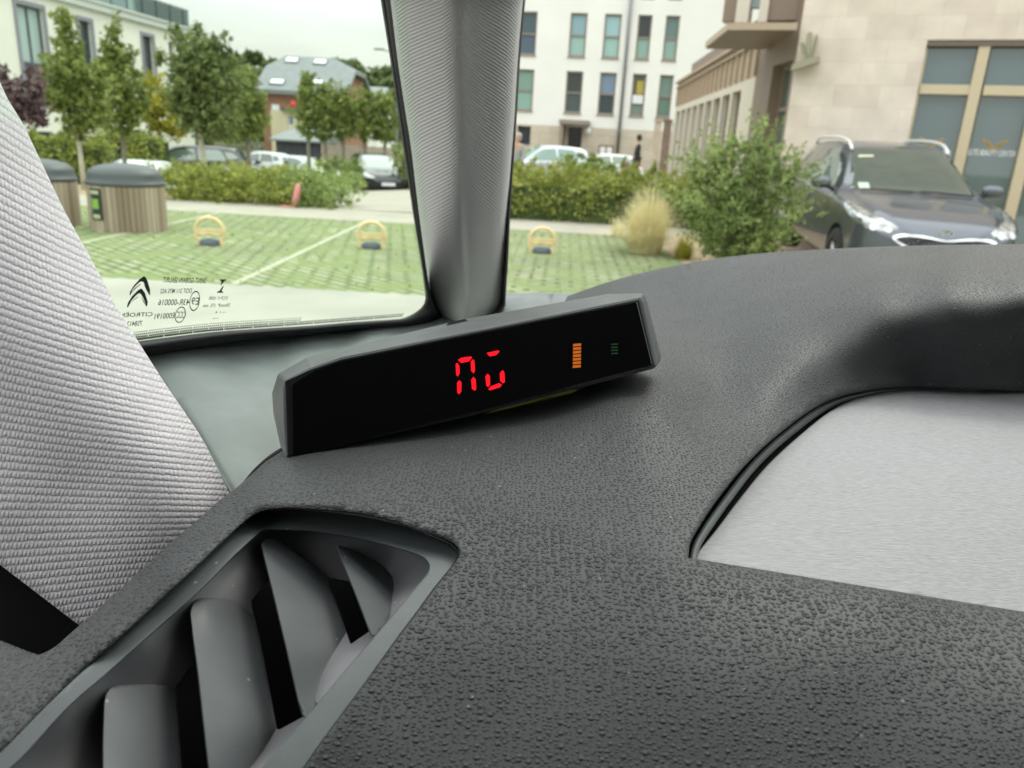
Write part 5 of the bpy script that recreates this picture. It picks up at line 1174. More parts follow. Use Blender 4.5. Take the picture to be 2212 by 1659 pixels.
def rib_mat():
    m = bpy.data.materials.new('ribbed_pillar_cloth'); m.use_nodes = True; t = m.node_tree; b = t.nodes['Principled BSDF']; L = t.links.new
    uvn = t.nodes.new('ShaderNodeUVMap'); sp = t.nodes.new('ShaderNodeSeparateXYZ'); L(uvn.outputs[0], sp.inputs[0])
    def ma(op, a, bb=None, c=None):
        n = t.nodes.new('ShaderNodeMath'); n.operation = op
        for i, x in enumerate((a, bb, c)):
            if x is None: continue
            if isinstance(x, (int, float)): n.inputs[i].default_value = x
            else: L(x, n.inputs[i])
        return n.outputs[0]
    ch = ma('ABSOLUTE', ma('SUBTRACT', sp.outputs[0], .50))
    ph = ma('SUBTRACT', ma('MULTIPLY', sp.outputs[1], 2 * math.pi * 112), ma('MULTIPLY', ch, 2 * math.pi * 34))
    s = ma('SINE', ph)
    fade = t.nodes.new('ShaderNodeMapRange'); fade.inputs[1].default_value = .82; fade.inputs[2].default_value = .45; L(sp.outputs[1], fade.inputs[0])
    h = ma('MULTIPLY', s, fade.outputs[0])
    bp = t.nodes.new('ShaderNodeBump'); bp.inputs['Strength'].default_value = 1; bp.inputs['Distance'].default_value = .00020
    L(h, bp.inputs['Height']); L(bp.outputs[0], b.inputs['Normal'])
    c = t.nodes.new('ShaderNodeValToRGB'); c.color_ramp.elements[0].color = (.50, .49, .47, 1); c.color_ramp.elements[1].color = (.66, .65, .625, 1)
    L(ma('MULTIPLY_ADD', h, .5, .5), c.inputs[0]); L(c.outputs[0], b.inputs['Base Color'])
    b.inputs['Roughness'].default_value = .92
    return m
MT['rib'] = rib_mat()
def weave_mat():
    m = bpy.data.materials.new('fine_woven_panel'); m.use_nodes = True; t = m.node_tree; b = t.nodes['Principled BSDF']; L = t.links.new
    uvn = t.nodes.new('ShaderNodeTexCoord')
    def wv(rot, sc, stretch):
        mp_ = t.nodes.new('ShaderNodeMapping'); mp_.inputs['Rotation'].default_value = (0, 0, rot); mp_.inputs['Scale'].default_value = (sc / stretch, sc, sc); L(uvn.outputs['Object'], mp_.inputs[0])
        n = t.nodes.new('ShaderNodeTexNoise'); n.inputs['Scale'].default_value = 1; n.inputs['Detail'].default_value = 2; L(mp_.outputs[0], n.inputs['Vector']); return n.outputs[0]
    a = wv(R(8), 3400, 9); c_ = wv(R(-14), 3000, 8)
    mxn = t.nodes.new('ShaderNodeMath'); mxn.operation = 'ADD'; L(a, mxn.inputs[0]); L(c_, mxn.inputs[1])
    bp = t.nodes.new('ShaderNodeBump'); bp.inputs['Strength'].default_value = .9; bp.inputs['Distance'].default_value = .00022
    L(mxn.outputs[0], bp.inputs['Height']); L(bp.outputs[0], b.inputs['Normal'])
    c = t.nodes.new('ShaderNodeValToRGB'); c.color_ramp.elements[0].position = .3; c.color_ramp.elements[1].position = .7
    c.color_ramp.elements[0].color = (.25, .25, .257, 1); c.color_ramp.elements[1].color = (.40, .40, .412, 1)
    hf = t.nodes.new('ShaderNodeMath'); hf.operation = 'MULTIPLY'; hf.inputs[1].default_value = .5; L(mxn.outputs[0], hf.inputs[0]); L(hf.outputs[0], c.inputs[0])
    L(c.outputs[0], b.inputs['Base Color']); b.inputs['Roughness'].default_value = .55
    return m
MT['weave'] = weave_mat()

CARIN = empty('car_interior', (0, .2, 1.2), label='dark grey car interior in the foreground with air vent, pale cloth pillar and window pillars', cat='car')

# ---- dashboard: one pebbled moulding with a hole for the vent and one for the woven panel
vent_out = smooth([(545, 1112), (600, 1097), (680, 1099), (767, 1107), (850, 1124), (910, 1146), (962, 1162), (990, 1180), (993, 1205), (942, 1272), (901, 1328), (862, 1380), (786, 1486), (736, 1553), (695, 1609), (640, 1685), (560, 1760), (0, 1760), (-60, 1740), (-60, 1672), (0, 1624), (134, 1490), (268, 1366), (398, 1246), (480, 1168)], 5, True)
groove = smooth([(1484, 1208), (1486, 1180), (1499, 1150), (1543, 1082), (1606, 1004), (1679, 936), (1776, 868), (1873, 841), (1971, 834), (2090, 837), (2212, 843), (2320, 850), (2600, 868), (2900, 890)], 6)
panel_hole = groove + [(2980, 1000), (2960, 1400), (2700, 1410), (2320, 1344), (2212, 1325), (2050, 1299), (1900, 1275), (1700, 1243), (1528, 1215), (1500, 1211)]
sil = smooth([(3300, 600), (2900, 555), (2600, 535), (2320, 529), (2212, 530), (2000, 533), (1850, 538), (1700, 546), (1600, 555), (1500, 569), (1400, 589), (1314, 612), (1226, 643)], 4)
dash_out = sil + [(1220, 670), (1150, 720), (1000, 790), (850, 850), (700, 920), (625, 968), (575, 1000), (540, 1032), (510, 1058), (496, 1068)] + \
    smooth([(470, 1088), (410, 1142), (300, 1240), (160, 1365), (120, 1400), (85, 1418)], 4) + [(60, 1410), (0, 1386), (-70, 1360), (-70, 2050), (1000, 2100), (2320, 2100), (3300, 2100), (3300, 1500), (3300, 1000)]
dcp = [(3300, 602, .33), (2800, 548, .34), (2800, 628, .275), (3300, 700, .27), (2800, 740, .278), (2800, 880, .290), (3300, 900, .285), D(3300, 1500, .083), D(2850, 1420, .0825), D(3300, 2100, .083), D(2320, 2100, .083), D(1000, 2100, .087), D(-70, 2050, .089), D(-70, 1540, .090), D(-70, 1400, .104), D(20, 1400, .098), D(85, 1425, .0925), D(160, 1372, .0905), D(230, 1360, .0865), D(300, 1245, .0895), D(360, 1235, .0855), D(498, 1070, .0885), D(540, 1090, .0845), D(622, 975, .0835),
       D(-70, 1790, .089), D(200, 1720, .088), D(700, 1790, .087), D(1200, 1700, .0865), D(1700, 1750, .085), D(2320, 1790, .083), D(900, 1500, .0865),
       D(1000, 1150, .084), D(1300, 1150, .0825), D(1484, 1208, .0815), D(1900, 1275, .082), D(2320, 1345, .0825), D(1900, 1500, .083),
       D(1100, 1000, .081), D(1300, 950, .078), D(900, 900, .081), D(700, 960, .0825), D(1425, 860, .0735), D(1500, 1000, .0795), D(1300, 830, .073), D(1000, 830, .080),
       (1226, 645, .46), (1314, 612, .45), (1400, 589, .445), (1476, 572, .435), (1600, 555, .425), (1700, 546, .415), (1850, 538, .395), (2000, 533, .38), (2212, 530, .365), (2320, 529, .36),
       (2320, 618, .285), (2212, 618, .285), (2050, 628, .29), (1900, 648, .30), (1750, 685, .31), (1600, 700, .325), (1450, 720, .325),
       (2320, 645, .2795), (2212, 645, .2790), (2050, 655, .284), (2320, 730, .286), (2212, 730, .285), (2000, 740, .288), (1850, 765, .286), (1720, 800, .276), (1640, 850, .262), (1560, 850, .268),
       (2320, 850, .297), (2212, 843, .296), (1971, 834, .294), (1873, 841, .287), (1776, 868, .272), (1679, 936, .242), (1606, 1004, .213), (1543, 1082, .1905)]
dT = TPS(dcp, 4e-4)
pT_ = TPS([D(1500, 1215, .0845), D(2330, 1360, .0860), (1659, 1010, .2300), (1873, 858, .290), (2212, 846, .300), (2330, 850, .303), D(1900, 1100, .086)], 1e-4)
def coarse_w(u, v):
    line = np.interp(u, [0, 500, 620, 800, 1000, 1100, 1300, 1484, 2212], [1000, 1040, 1075, 1085, 1100, 1110, 1175, 1235, 1330])
    return float(np.clip((v - line) / 50 + .5, 0, 1))
patch('dashboard', dash_out, dT, MT['dash'], CARIN, holes=(vent_out, panel_hole), step=15, attrf={'coarse': coarse_w}, uvf=lambda u, v: (lambda p: (p.x, p.y + p.z))(W(u, v, dT(u, v))),
      lip=((0, 0), (2.5, .004), (3.0, .02)), hlip=((0, 0), (2.2, .0006), (3.4, .0016), (3.8, .008)))
patch('dash_gap_shade', [(1440, 1180), (1480, 1090), (1560, 980), (1660, 900), (1800, 830), (2000, 810), (2330, 815), (3050, 860), (3050, 1500), (2330, 1400), (1480, 1270)], lambda u, v: pT_(u, v) + .006, MT['void'], CARIN, step=50, skirts=False)  # added dark sheet that paints the shadow gap round the panel
# ---- woven panel and its piping
ptop = smooth([(1500, 1212), (1512, 1192), (1548, 1148), (1601, 1078), (1659, 1008), (1727, 945), (1800, 888), (1873, 858), (1971, 844), (2090, 843), (2212, 845), (2330, 850), (2600, 868), (2990, 900)], 6)
pcp = [D(1500, 1215, .0845), D(2330, 1360, .0860), (1659, 1010, .2300), (1873, 858, .290), (2212, 846, .300), (2330, 850, .303), D(1900, 1100, .086)]
pT = TPS(pcp, 1e-4)
patch('woven_panel', ptop + [(2990, 1430), (2330, 1370), (1900, 1305), (1500, 1240)], pT, MT['weave'], CARIN, step=30)
pc = smooth([(1497, 1218), (1503, 1185), (1522, 1150), (1572, 1078), (1632, 1002), (1703, 937), (1788, 877), (1873, 850), (1971, 839), (2090, 839)], 8)
pts = resamp(pc, 70)
wd = np.interp(np.arange(70) / 69, [0, .12, .5, .8, .95, 1], [15, 18, 17, 9, 3, 1.5])
rows = []
for i, (u, v) in enumerate(pts):
    a = pts[max(i - 1, 0)]; b = pts[min(i + 1, 69)]; t_ = (b - a) / np.linalg.norm(b - a); n_ = np.array([t_[1], -t_[0]]); row = []
    for k in range(7):
        q = (k / 6 - .5) * 2; p = np.array([u, v]) + n_ * q * wd[i] * .5
        row.append((p[0], p[1], pT(u, v) - .0012 - .0018 * math.sqrt(max(0, 1 - q * q))))
    rows.append(row)
loft('piping', rows, MT['ventp'], CARIN)

# ---- air vent
VENT = mk('air_vent', [], [], None, CARIN)
vin = smooth([(548, 1160), (565, 1146), (590, 1143), (695, 1149), (800, 1168), (891, 1193), (923, 1210), (927, 1235), (897, 1273), (852, 1327), (800, 1388), (735, 1463), (671, 1540), (615, 1605), (556, 1672), (500, 1745), (380, 1760), (60, 1760), (-20, 1740), (-30, 1700), (43, 1639), (144, 1529), (225, 1458), (307, 1385), (431, 1275), (500, 1205)], 5, True)
fr_out = smooth([(547, 1117), (600, 1103), (680, 1106), (767, 1115), (850, 1132), (905, 1152), (955, 1170), (982, 1188), (986, 1207), (937, 1270), (896, 1326), (857, 1378), (781, 1484), (731, 1551), (690, 1607), (635, 1682), (556, 1756), (0, 1756), (-55, 1736), (-55, 1676), (5, 1626), (138, 1493), (272, 1369), (402, 1249), (484, 1171)], 5, True)
fT = lambda u, v: dropd(u, v, .0868)
VENT.data = patch('vent_frame', fr_out, fT, MT['ventp'], None, holes=(vin,), step=9, sharp=38, lip=((0, 0), (3, .0008), (4, .006)), hlip=((0, 0), (1.5, .0004), (2.2, .004))).data
VENT.data.transform(wmat(VENT).inverted())
bpy.data.objects.remove([o for o in bpy.data.objects if o.name.startswith('vent_frame')][0])
gA = [(701, 1248), (730, 1251), (762, 1257), (808, 1358), (757, 1393), (728, 1310)]
gB = [(541, 1299), (575, 1257), (600, 1262), (668, 1490), (690, 1530), (602, 1578), (596, 1574), (570, 1440)]
gC = [(378, 1483), (412, 1436), (440, 1450), (478, 1690), (392, 1690), (385, 1580)]
hcp = [D(548, 1160, 0.09000), D(431, 1275, 0.09000), D(307, 1385, 0.09000), D(144, 1529, 0.09000), D(-20, 1720, 0.09021), D(590, 1150, 0.09063), D(695, 1155, 0.09084), D(800, 1172, 0.09084), D(895, 1197, 0.09084), D(922, 1235, 0.09084),
       D(560, 1230, 0.09294), D(420, 1340, 0.09294), D(230, 1500, 0.09294), D(100, 1700, 0.09294), D(660, 1200, 0.09441), D(760, 1225, 0.09567), D(850, 1250, 0.09567), D(870, 1300, 0.09126), D(790, 1390, 0.09126), D(671, 1542, 0.09126), D(556, 1672, 0.09147),
       D(800, 1340, 0.09525), D(640, 1530, 0.09525), D(540, 1650, 0.09609), D(380, 1700, 0.09609), D(620, 1300, 0.09735), D(450, 1450, 0.09735)]
hT = TPS(hcp, 1e-3)
lipv = ((0, 0), (.5, .0004), (.8, .004))
def grow(l, k):
    A = np.array([p[:2] for p in l], float); t_ = np.roll(A, -2, 0) - np.roll(A, 2, 0); t_ /= np.maximum(np.linalg.norm(t_, axis=1, keepdims=True), 1e-9)
    ar = np.sum(A[:, 0] * np.roll(A[:, 1], -1) - np.roll(A[:, 0], -1) * A[:, 1]); n_ = np.stack([t_[:, 1], -t_[:, 0]], 1) * (1 if ar > 0 else -1)
    return [tuple(p) for p in A + n_ * k]
MT['mauve_floor'] = M('mauve_grey_vent_floor', (.19, .187, .196), .5, var=.10, vs=60, dust=150)
patch('vent_housing', grow(vin, 6), lambda u, v: hT(u, v) + .0009, MT['mauve_floor'], VENT, holes=(gA, gB, gC), step=11, sharp=40, skirts=True, lip=((0, 0), (1.5, -.0006)), hlip=lipv)
cav = [(-90, 1062), (1035, 1062), (1035, 1800), (-90, 1800)]
patch('vent_duct', cav, lambda u, v: dropd(u, v, .122), MT['void'], VENT, step=60, skirts=False)
def louvre(poly, cps):
    T = TPS([D(*c) for c in cps], 1e-4)
    patch('louvre', poly, T, MT['louvre'], VENT, step=7, sharp=50, lip=((0, 0), (1.6, .0005), (2.6, .0014), (2.6, .0045)))
louvre(smooth([(731, 1188), (738, 1182), (756, 1188), (795, 1208), (826, 1230), (850, 1262), (855, 1290), (846, 1320), (830, 1348), (810, 1371), (803, 1370), (795, 1350), (765, 1272)], 3, True),
       [(731, 1188, 0.08930), (805, 1368, 0.08930), (756, 1200, 0.09054), (850, 1300, 0.09426), (815, 1240, 0.09364), (748, 1230, 0.08918), (775, 1290, 0.08918)])
louvre([(565, 1178), (569, 1168), (582, 1163), (600, 1170), (650, 1204), (704, 1246), (724, 1300), (755, 1392), (720, 1455), (690, 1510), (668, 1542), (661, 1549), (655, 1544), (645, 1510), (620, 1400), (596, 1300), (576, 1220)],
       [(565, 1178, 0.08899), (655, 1544, 0.08899), (610, 1350, 0.08899), (590, 1180, 0.08992), (640, 1345, 0.09054), (704, 1246, 0.09581), (755, 1392, 0.09581), (680, 1510, 0.09271)])
louvre([(412, 1325), (416, 1308), (424, 1298), (436, 1294), (490, 1295), (541, 1299), (560, 1385), (596, 1574), (575, 1640), (545, 1700), (458, 1700), (448, 1620), (430, 1460), (418, 1375)],
       [(412, 1325, 0.08930), (458, 1700, 0.08930), (434, 1500, 0.08930), (445, 1320, 0.09023), (478, 1680, 0.09054), (541, 1299, 0.09705), (596, 1574, 0.09705), (545, 1700, 0.09705)])
louvre([(226, 1520), (230, 1500), (238, 1488), (250, 1482), (315, 1481), (378, 1484), (384, 1560), (394, 1720), (224, 1720), (224, 1600)],
       [(226, 1520, 0.08961), (224, 1720, 0.08961), (255, 1500, 0.09054), (256, 1700, 0.09054), (378, 1484, 0.09705), (394, 1720, 0.09705)])

# ---- cloth pillar at the left
ce = smooth([(-90, 0), (0, 185), (15, 217), (50, 275), (100, 380), (140, 463), (180, 535), (220, 608), (250, 665), (299, 744), (354, 830), (395, 890), (434, 949), (466, 1012), (494, 1070)], 4)
ccp = []
for (u, v), dd in zip([(-90, 0), (0, 185), (50, 275), (140, 463), (250, 665), (354, 830), (434, 949), (494, 1070)], [.262, .254, .248, .238, .227, .219, .214, .2125]):
    ccp += [(u, v, dd), (u - 22, v + 8, dd - .008), (u - 70, v + 30, dd - .014)]
ccp += [(-90, 500, .216), (-90, 900, .203), (60, 800, .203), (180, 1050, .197), (0, 1100, .196), (-90, 1170, .196), (40, 1230, .194), (180, 1360, .192), (330, 1220, .193), (400, 1160, .196)]
cT = TPS(ccp, 1.2e-2)
cloth_uv = lambda u, v: (u / 9.0, (v - 1119) * math.exp(.00078 * u) / 17.5)
patch('cloth_pillar', ce + [(500, 1100), (440, 1180), (330, 1290), (240, 1345), (175, 1350), (120, 1308), (60, 1262), (0, 1216), (-90, 1155)], cT, MT['cloth'], CARIN, step=18, uvf=cloth_uv, lip=((0, 0), (3, .004), (3, .03)))
# near-black sheet standing in for the shaded gap behind and below the cloth pillar
patch('pillar_gap_shade', [(-120, 1050), (200, 1150), (330, 1290), (250, 1480), (60, 1560), (-120, 1500)], lambda u, v: .26, MT['void'], CARIN, step=60, skirts=False)

# ---- sill trim under the quarter window
tro = smooth([(250, 775), (312, 768), (417, 751), (538, 731), (636, 722), (748, 711), (850, 705), (900, 699), (940, 690)], 3) + [(960, 660), (1000, 645), (1091, 637), (1160, 636), (1240, 637), (1330, 640), (1330, 700), (1200, 800), (900, 960), (640, 1010), (560, 1050), (520, 1085), (506, 1080), (497, 1062), (470, 1010), (430, 945), (388, 880), (352, 830), (300, 800)]
tcp = [(312, 768, .318), (417, 751, .342), (538, 731, .372), (748, 711, .425), (900, 699, .462), (1000, 645, .51), (1091, 637, .52), (1240, 637, .50), (1330, 640, .50),
       (400, 810, .302), (500, 800, .328), (600, 775, .358), (750, 735, .405), (870, 715, .44),
       (450, 860, .292), (560, 830, .318), (650, 790, .345), (800, 745, .392), (500, 950, .268), (600, 900, .298), (540, 1030, .25), (640, 1000, .275), (506, 1075, .240), (360, 850, .292), (430, 960, .265), (900, 960, .31), (1200, 800, .38), (1100, 680, .46), (1000, 700, .46)]
tT = TPS(tcp, 4e-3)
patch('sill_trim', tro, tT, MT['trim'], CARIN, step=20, lip=((0, 0), (2.5, .001), (4, .003), (4, .02)))
# thin moulded edge between the cloth pillar and the sill
eg = resamp(smooth([(366, 862), (400, 905), (440, 965), (475, 1022), (508, 1078)], 5), 24)
rows = [[(u + q * (3 + 7 * i / 23), v - q * 3, .31 - .004 * math.cos(q * 1.5)) for q in (-1, -.6, -.2, .2, .6, 1)] for i, (u, v) in enumerate(eg)]
for r_ in rows:
    for k in range(6): r_[k] = (r_[k][0], r_[k][1], tT(r_[k][0], r_[k][1]) - .007 + .005 * ((k - 2.5) / 2.5) ** 2)
loft('edge_moulding', rows, MT['ventp'], CARIN)

# ---- quarter window: glass, markings, seal
gA_ = W(299, 738, .31); gB_ = W(918, 658, .46); gup = Vector((.05, -.22, 1)).normalized(); gn = (gB_ - gA_).cross(gup).normalized()
if gn.dot(CAM - gA_) < 0: gn = -gn
def gp(u, v, off=0.0): return hit(u, v, gA_ + gn * off, gn)
def gd(u, v): return (gp(u, v) - CAM).dot(AX_F)
gin = smooth([(200, 752), (299, 738), (451, 719), (560, 711), (661, 705), (760, 697), (850, 691), (873, 688), (898, 676), (914, 662), (920, 645), (916, 610), (911, 573), (893, 463), (886, 415), (861, 250), (843, 125), (823, 0), (800, -160)], 5)
qo = [(200, 770)] + [(p[0] + 6, p[1] + 6) for p in gin] + [(-200, -160), (-200, 770)]
V_ = [gp(*p) for p in [(-260, 800), (950, 720), (850, -220), (-260, -220)]]; V_ += [v - gn * .004 for v in V_]
QW = mk('quarter_window', V_, [(0, 1, 2, 3), (7, 6, 5, 4), (0, 4, 5, 1), (1, 5, 6, 2), (2, 6, 7, 3), (3, 7, 4, 0)], glassmat('green_tinted_glass', (.95, .99, .95), .03), CARIN, world=True)
so_ = smooth([(200, 782), (312, 768), (417, 751), (538, 732), (636, 723), (748, 712), (850, 706), (895, 702), (925, 697), (950, 694), (962, 690), (940, 662), (924, 612), (901, 448), (886, 322), (871, 225), (856, 125), (841, 0), (820, -160)], 5)
A_ = resamp(gin, 150); B_ = resamp(so_, 150)
rows = []
for a, b in zip(A_, B_):
    r_ = []
    for k in range(7):
        q = k / 6; u, v = a * (1 - q) + b * q
        r_.append((u, v, gd(*a) * (1 - q) + gd(*b) * q - .004 - .006 * math.sin(math.pi * min(1, q * 1.3))))
    rows.append([(a[0] - 1, a[1] - 1, gd(*a) + .004)] + r_ + [(b[0] + 3, b[1] + 3, gd(*b) + .02)])
loft('window_seal', rows, MT['black'], CARIN)
MT['mark'] = M('black_enamel_print', (.012, .016, .012), .5)
MT['mark2'] = M('faded_enamel_print', (.045, .06, .04), .5)
def decal(name, polys, mat, parent, pf, holes=None):
    """flat shapes given as outlines, laid on a surface by pf(x, y)"""
    V = []; F = []
    for poly in polys:
        res = geometry.delaunay_2d_cdt([Vector(p) for p in poly], [(i, (i + 1) % len(poly)) for i in range(len(poly))], [], 1, 1e-6)
        b = len(V); V += [pf(p.x, p.y) for p in res[0]]; F += [tuple(i + b for i in f) for f in res[2]]
    return mk(name, V, F, mat, parent, world=True)
def gtext(txt, uR, uL, vR, vL, h, mat, sh=.18, name='glass_lettering'):
    """mirrored lettering (it is read from outside): starts at the right"""
    vs, fs = text_mesh(txt)
    V = [gp(uR + (uL - uR) * x + sh * y * h, vR + (vL - vR) * x - y * h, .0008) for x, y in vs]
    return mk(name, V, fs, mat, QW, world=True)
k4 = lambda x, y: (440 / 1.736 + x / 8.348, 1020 / 1.736 + y / 8.348)   # reading of the enlarged marking
def kp(x, y): u, v = k4(x, y); return gp(u, v, .0008)
def arc_pts(pts): return smooth(pts, 4, True)
decal('maker_emblem', [
    [(480, 75), (512, 95), (545, 160), (592, 320), (590, 425), (570, 405), (545, 360), (520, 290), (490, 215), (465, 180), (430, 172), (400, 185), (340, 240), (270, 320), (235, 420), (218, 420), (232, 345), (300, 240), (400, 130)],
    [(425, 205), (420, 225), (330, 300), (262, 370), (235, 418), (240, 380), (310, 295)],
    [(475, 215), (500, 240), (545, 330), (575, 395), (585, 420), (560, 385), (520, 320)],
    [(425, 298), (450, 310), (500, 380), (550, 540), (535, 630), (515, 590), (480, 500), (445, 430), (420, 392), (385, 385), (330, 430), (250, 520), (195, 635), (172, 635), (190, 555), (270, 430), (370, 330)],
    [(380, 435), (365, 460), (280, 520), (220, 580), (195, 630), (205, 585), (290, 500)],
    [(425, 440), (445, 465), (495, 550), (525, 610), (530, 628), (505, 595), (465, 530)]], MT['mark'], QW, kp)
decal('hourglass_mark', [[(1848, 133), (1965, 133), (1960, 150), (1935, 160), (1885, 225), (1862, 250), (1870, 200), (1872, 165), (1850, 152)],
                         [(1910, 245), (1918, 262), (1880, 345), (1912, 358), (1905, 378), (1795, 372), (1802, 352), (1838, 342), (1885, 275)]], MT['mark'], QW, kp)
def ringp(cx_, cy_, a, b, rot, wd_):
    V = []; F = []; n = 40
    for i in range(n):
        q = 2 * math.pi * i / n
        for s_ in (1, 1 - wd_):
            x, y = a * s_ * math.cos(q), b * s_ * math.sin(q); V.append(kp(cx_ + x * math.cos(rot) - y * math.sin(rot), cy_ + x * math.sin(rot) + y * math.cos(rot)))
    F = [(2 * i, 2 * i + 1, (2 * i + 3) % (2 * n), (2 * i + 2) % (2 * n)) for i in range(n)]
    return V, F
for a in ((1395, 522, 92, 185, .17, .13), (1135, 770, 92, 152, .28, .13)):
    V_, F_ = ringp(*a); mk('approval_ring', V_, F_, MT['mark2'], QW, world=True)
def kt(txt, xR, xL, yR, yL, h, mat='mark2'):
    (uR, vR), (uL, vL) = k4(xR, yR), k4(xL, yL); gtext(txt, uR, uL, vR, vL, h / 8.348, MT[mat])
kt('SAINT-GOBAIN SEKURIT', 1590, 815, 205, 185, 95, 'mark')
kt('DOT 211 M75 AS2', 1335, 770, 375, 385, 80)
kt('43R-000016', 1290, 730, 595, 600, 110)
kt('E9', 1460, 1325, 590, 585, 130)
kt('E000191', 1025, 665, 830, 850, 100)
kt('CCC', 1225, 1060, 830, 830, 120)
kt('CITRO\u00cbN', 630, 35, 795, 815, 90, 'mark')
kt('758412', 440, 165, 965, 980, 90)
kt('TCP-V 1000', 1990, 1650, 500, 500, 58); kt('70mm/P  175  mm', 2030, 1540, 625, 635, 60); kt('— 1  A', 1955, 1760, 740, 745, 40); kt('—-', 1820, 1715, 855, 860, 25)
# dotted enamel band along the lower edge
V_ = []; F_ = []
base = resamp(smooth([(290, 738), (451, 718), (661, 703), (873, 686)], 6), 400)
for r_ in range(4):
    for i in range(130):
        q = (i + .5 * (r_ % 2)) / 130; j = int(q * 399); u, v = base[j]
        if q > .62 and r_ > 1: continue
        v -= 4 + r_ * 5.2 * (1 - .25 * q); s_ = (2.6 - .42 * r_) * (1 - .35 * q); b = len(V_)
        for k in range(6): V_.append(gp(u + s_ * math.cos(k * 1.047), v + s_ * 1.25 * math.sin(k * 1.047), .0008))
        F_.append(tuple(range(b, b + 6)))
o = mk('enamel_dots', V_, F_, MT['mark2'], QW, world=True)

# ---- slim pillar between the two windows
pl = smooth([(813, -160), (841, 0), (856, 125), (871, 225), (886, 322), (901, 448), (917, 560), (928, 625), (945, 672), (975, 702)], 5)
pr = smooth([(1150, -160), (1130, 0), (1119, 125), (1110, 275), (1099, 438), (1093, 560), (1089, 638), (1086, 662), (1062, 688), (1030, 706)], 5)
pl = resamp(pl, 60); pr = resamp(pr, 60); rows = []
for i in range(60):
    y = i / 59; r_ = []
    z0 = np.interp(pl[i][1], [-160, 0, 700], [.40, .43, .475])
    prof = [(0, .035), (.0, .010), (.012, .004), (.04, .0005), (.12, -.0035), (.25, -.0095), (.38, -.0150), (.46, -.0178), (.50, -.0176), (.53, -.0168), (.57, -.0168), (.64, -.0170), (.72, -.0160), (.82, -.0150), (.91, -.0128), (.965, -.0088), (.992, -.003), (1, .006), (1.0, .035)]
    for q, dz in prof:
        a = pl[i] * (1 - q) + pr[i] * q; r_.append((a[0], a[1], z0 + dz))
    rows.append(r_)
o = loft('slim_pillar', rows, MT['rib'], CARIN)
wsl = [(p[0] - 3, p[1]) for p in pr]; wsr = [(p[0] + (5 if i < 50 else 4), p[1] + (0 if i < 54 else 3)) for i, p in enumerate(pr)]
rows = [[(wsl[i][0], wsl[i][1], .458), (wsl[i][0] + 3, wsl[i][1], .452), (wsr[i][0], wsr[i][1], .458), (wsr[i][0], wsr[i][1], .48)] for i in range(60)]
loft('windscreen_seal', rows, MT['black'], CARIN)
# ---- windscreen, and the unseen cabin shell added so light enters from the front
g = MB(); 
WS = [W(1088, 700, .66), Vector((.35, .60, 1.30)), Vector((.95, .42, 1.28)), Vector((1.35, .05, 1.26))]
top = [Vector((-.10, .32, 1.90)), Vector((.30, .25, 1.92)), Vector((.80, .06, 1.91)), Vector((1.15, -.18, 1.88))]
V_ = []; F_ = []; n = 8
for i in range(4):
    for k in range(n):
        q = k / (n - 1); p = WS[i].lerp(top[i], q); p += Vector((.10, .25, 0)).normalized() * .05 * math.sin(math.pi * q); V_.append(p)
nv = len(V_); V_ += [v + Vector((.0015, .0045, 0)) for v in V_]
for i in range(3):
    for k in range(n - 1):
        a = i * n + k; F_ += [(a, a + 1, a + n + 1, a + n), (nv + a + n, nv + a + n + 1, nv + a + 1, nv + a)]
mk('windscreen', V_, F_, glassmat('clear_glass', (.97, .985, .97), .03), CARIN, True, world=True)
b = MB(); b.obox((.17, .30, 1.235), (1.25, -.35, 0), (.10, .33, 0), (0, 0, .01)); b.build('scuttle', MT['black'], CARIN, world=True)
MT['lining'] = M('dark_cabin_lining', (.035, .035, .037), .8)
MT['headliner'] = M('grey_headliner', (.12, .12, .12), .9)
b = MB(); b.add([(-.45, .34, 1.90), (.30, .25, 1.93), (1.2, -.20, 1.89), (.75, -2.1, 1.97), (-.95, -1.6, 1.95)], [(0, 1, 2, 3, 4)])  # front edge pulled forward to keep overhead light off the dash hood
b.add([(-.45, .34, 1.93), (.30, .25, 1.96), (1.2, -.20, 1.92), (.75, -2.1, 2.0), (-.95, -1.6, 1.98)], [(4, 3, 2, 1, 0)])
b.build('headliner', MT['headliner'], CARIN, world=True)
b = MB(); b.obox((-.95, -1.6, .35), (1.7, -.5, 0), (.01, .03, 0), (0, 0, 1.62)); b.build('rear_lining', MT['lining'], CARIN, world=True)
b = MB(); b.obox((1.36, .05, .35), (-.6, -2.2, 0), (.03, -.01, 0), (0, 0, .92)); b.obox((1.30, -.30, 1.2), (-.5, -1.8, 0), (.03, -.01, 0), (0, 0, .80)); b.build('far_door_and_light_block', MT['lining'], CARIN, world=True)  # upper slab added out of view to shut off light from that side
b = MB(); b.obox((-.62, .25, .35), (-.33, -1.85, 0), (-.03, .01, 0), (0, 0, .74)); b.obox((-.78, -.85, 1.09), (-.14, -.75, 0), (-.03, .01, 0), (0, 0, .9)); b.build('near_door_and_light_block', MT['lining'], CARIN, world=True)  # upper slab added as an unseen B-pillar to cut side light
b = MB(); b.add([(-.62, .45, .38), (1.4, .2, .38), (.8, -2.2, .38), (-1, -1.6, .38)], [(0, 1, 2, 3)]); b.build('cabin_floor', MT['lining'], CARIN, world=True)
b = MB()
for x0, y0 in ((-.42, -.62), (.42, -.82)):
    b.box((x0, y0, 1.05), (.50, .16, .75), -.2, .03); b.box((x0 + .03, y0 - .02, 1.52), (.26, .10, .18), -.2, .02)
b.build('seat_backs', MT['lining'], CARIN, world=True)

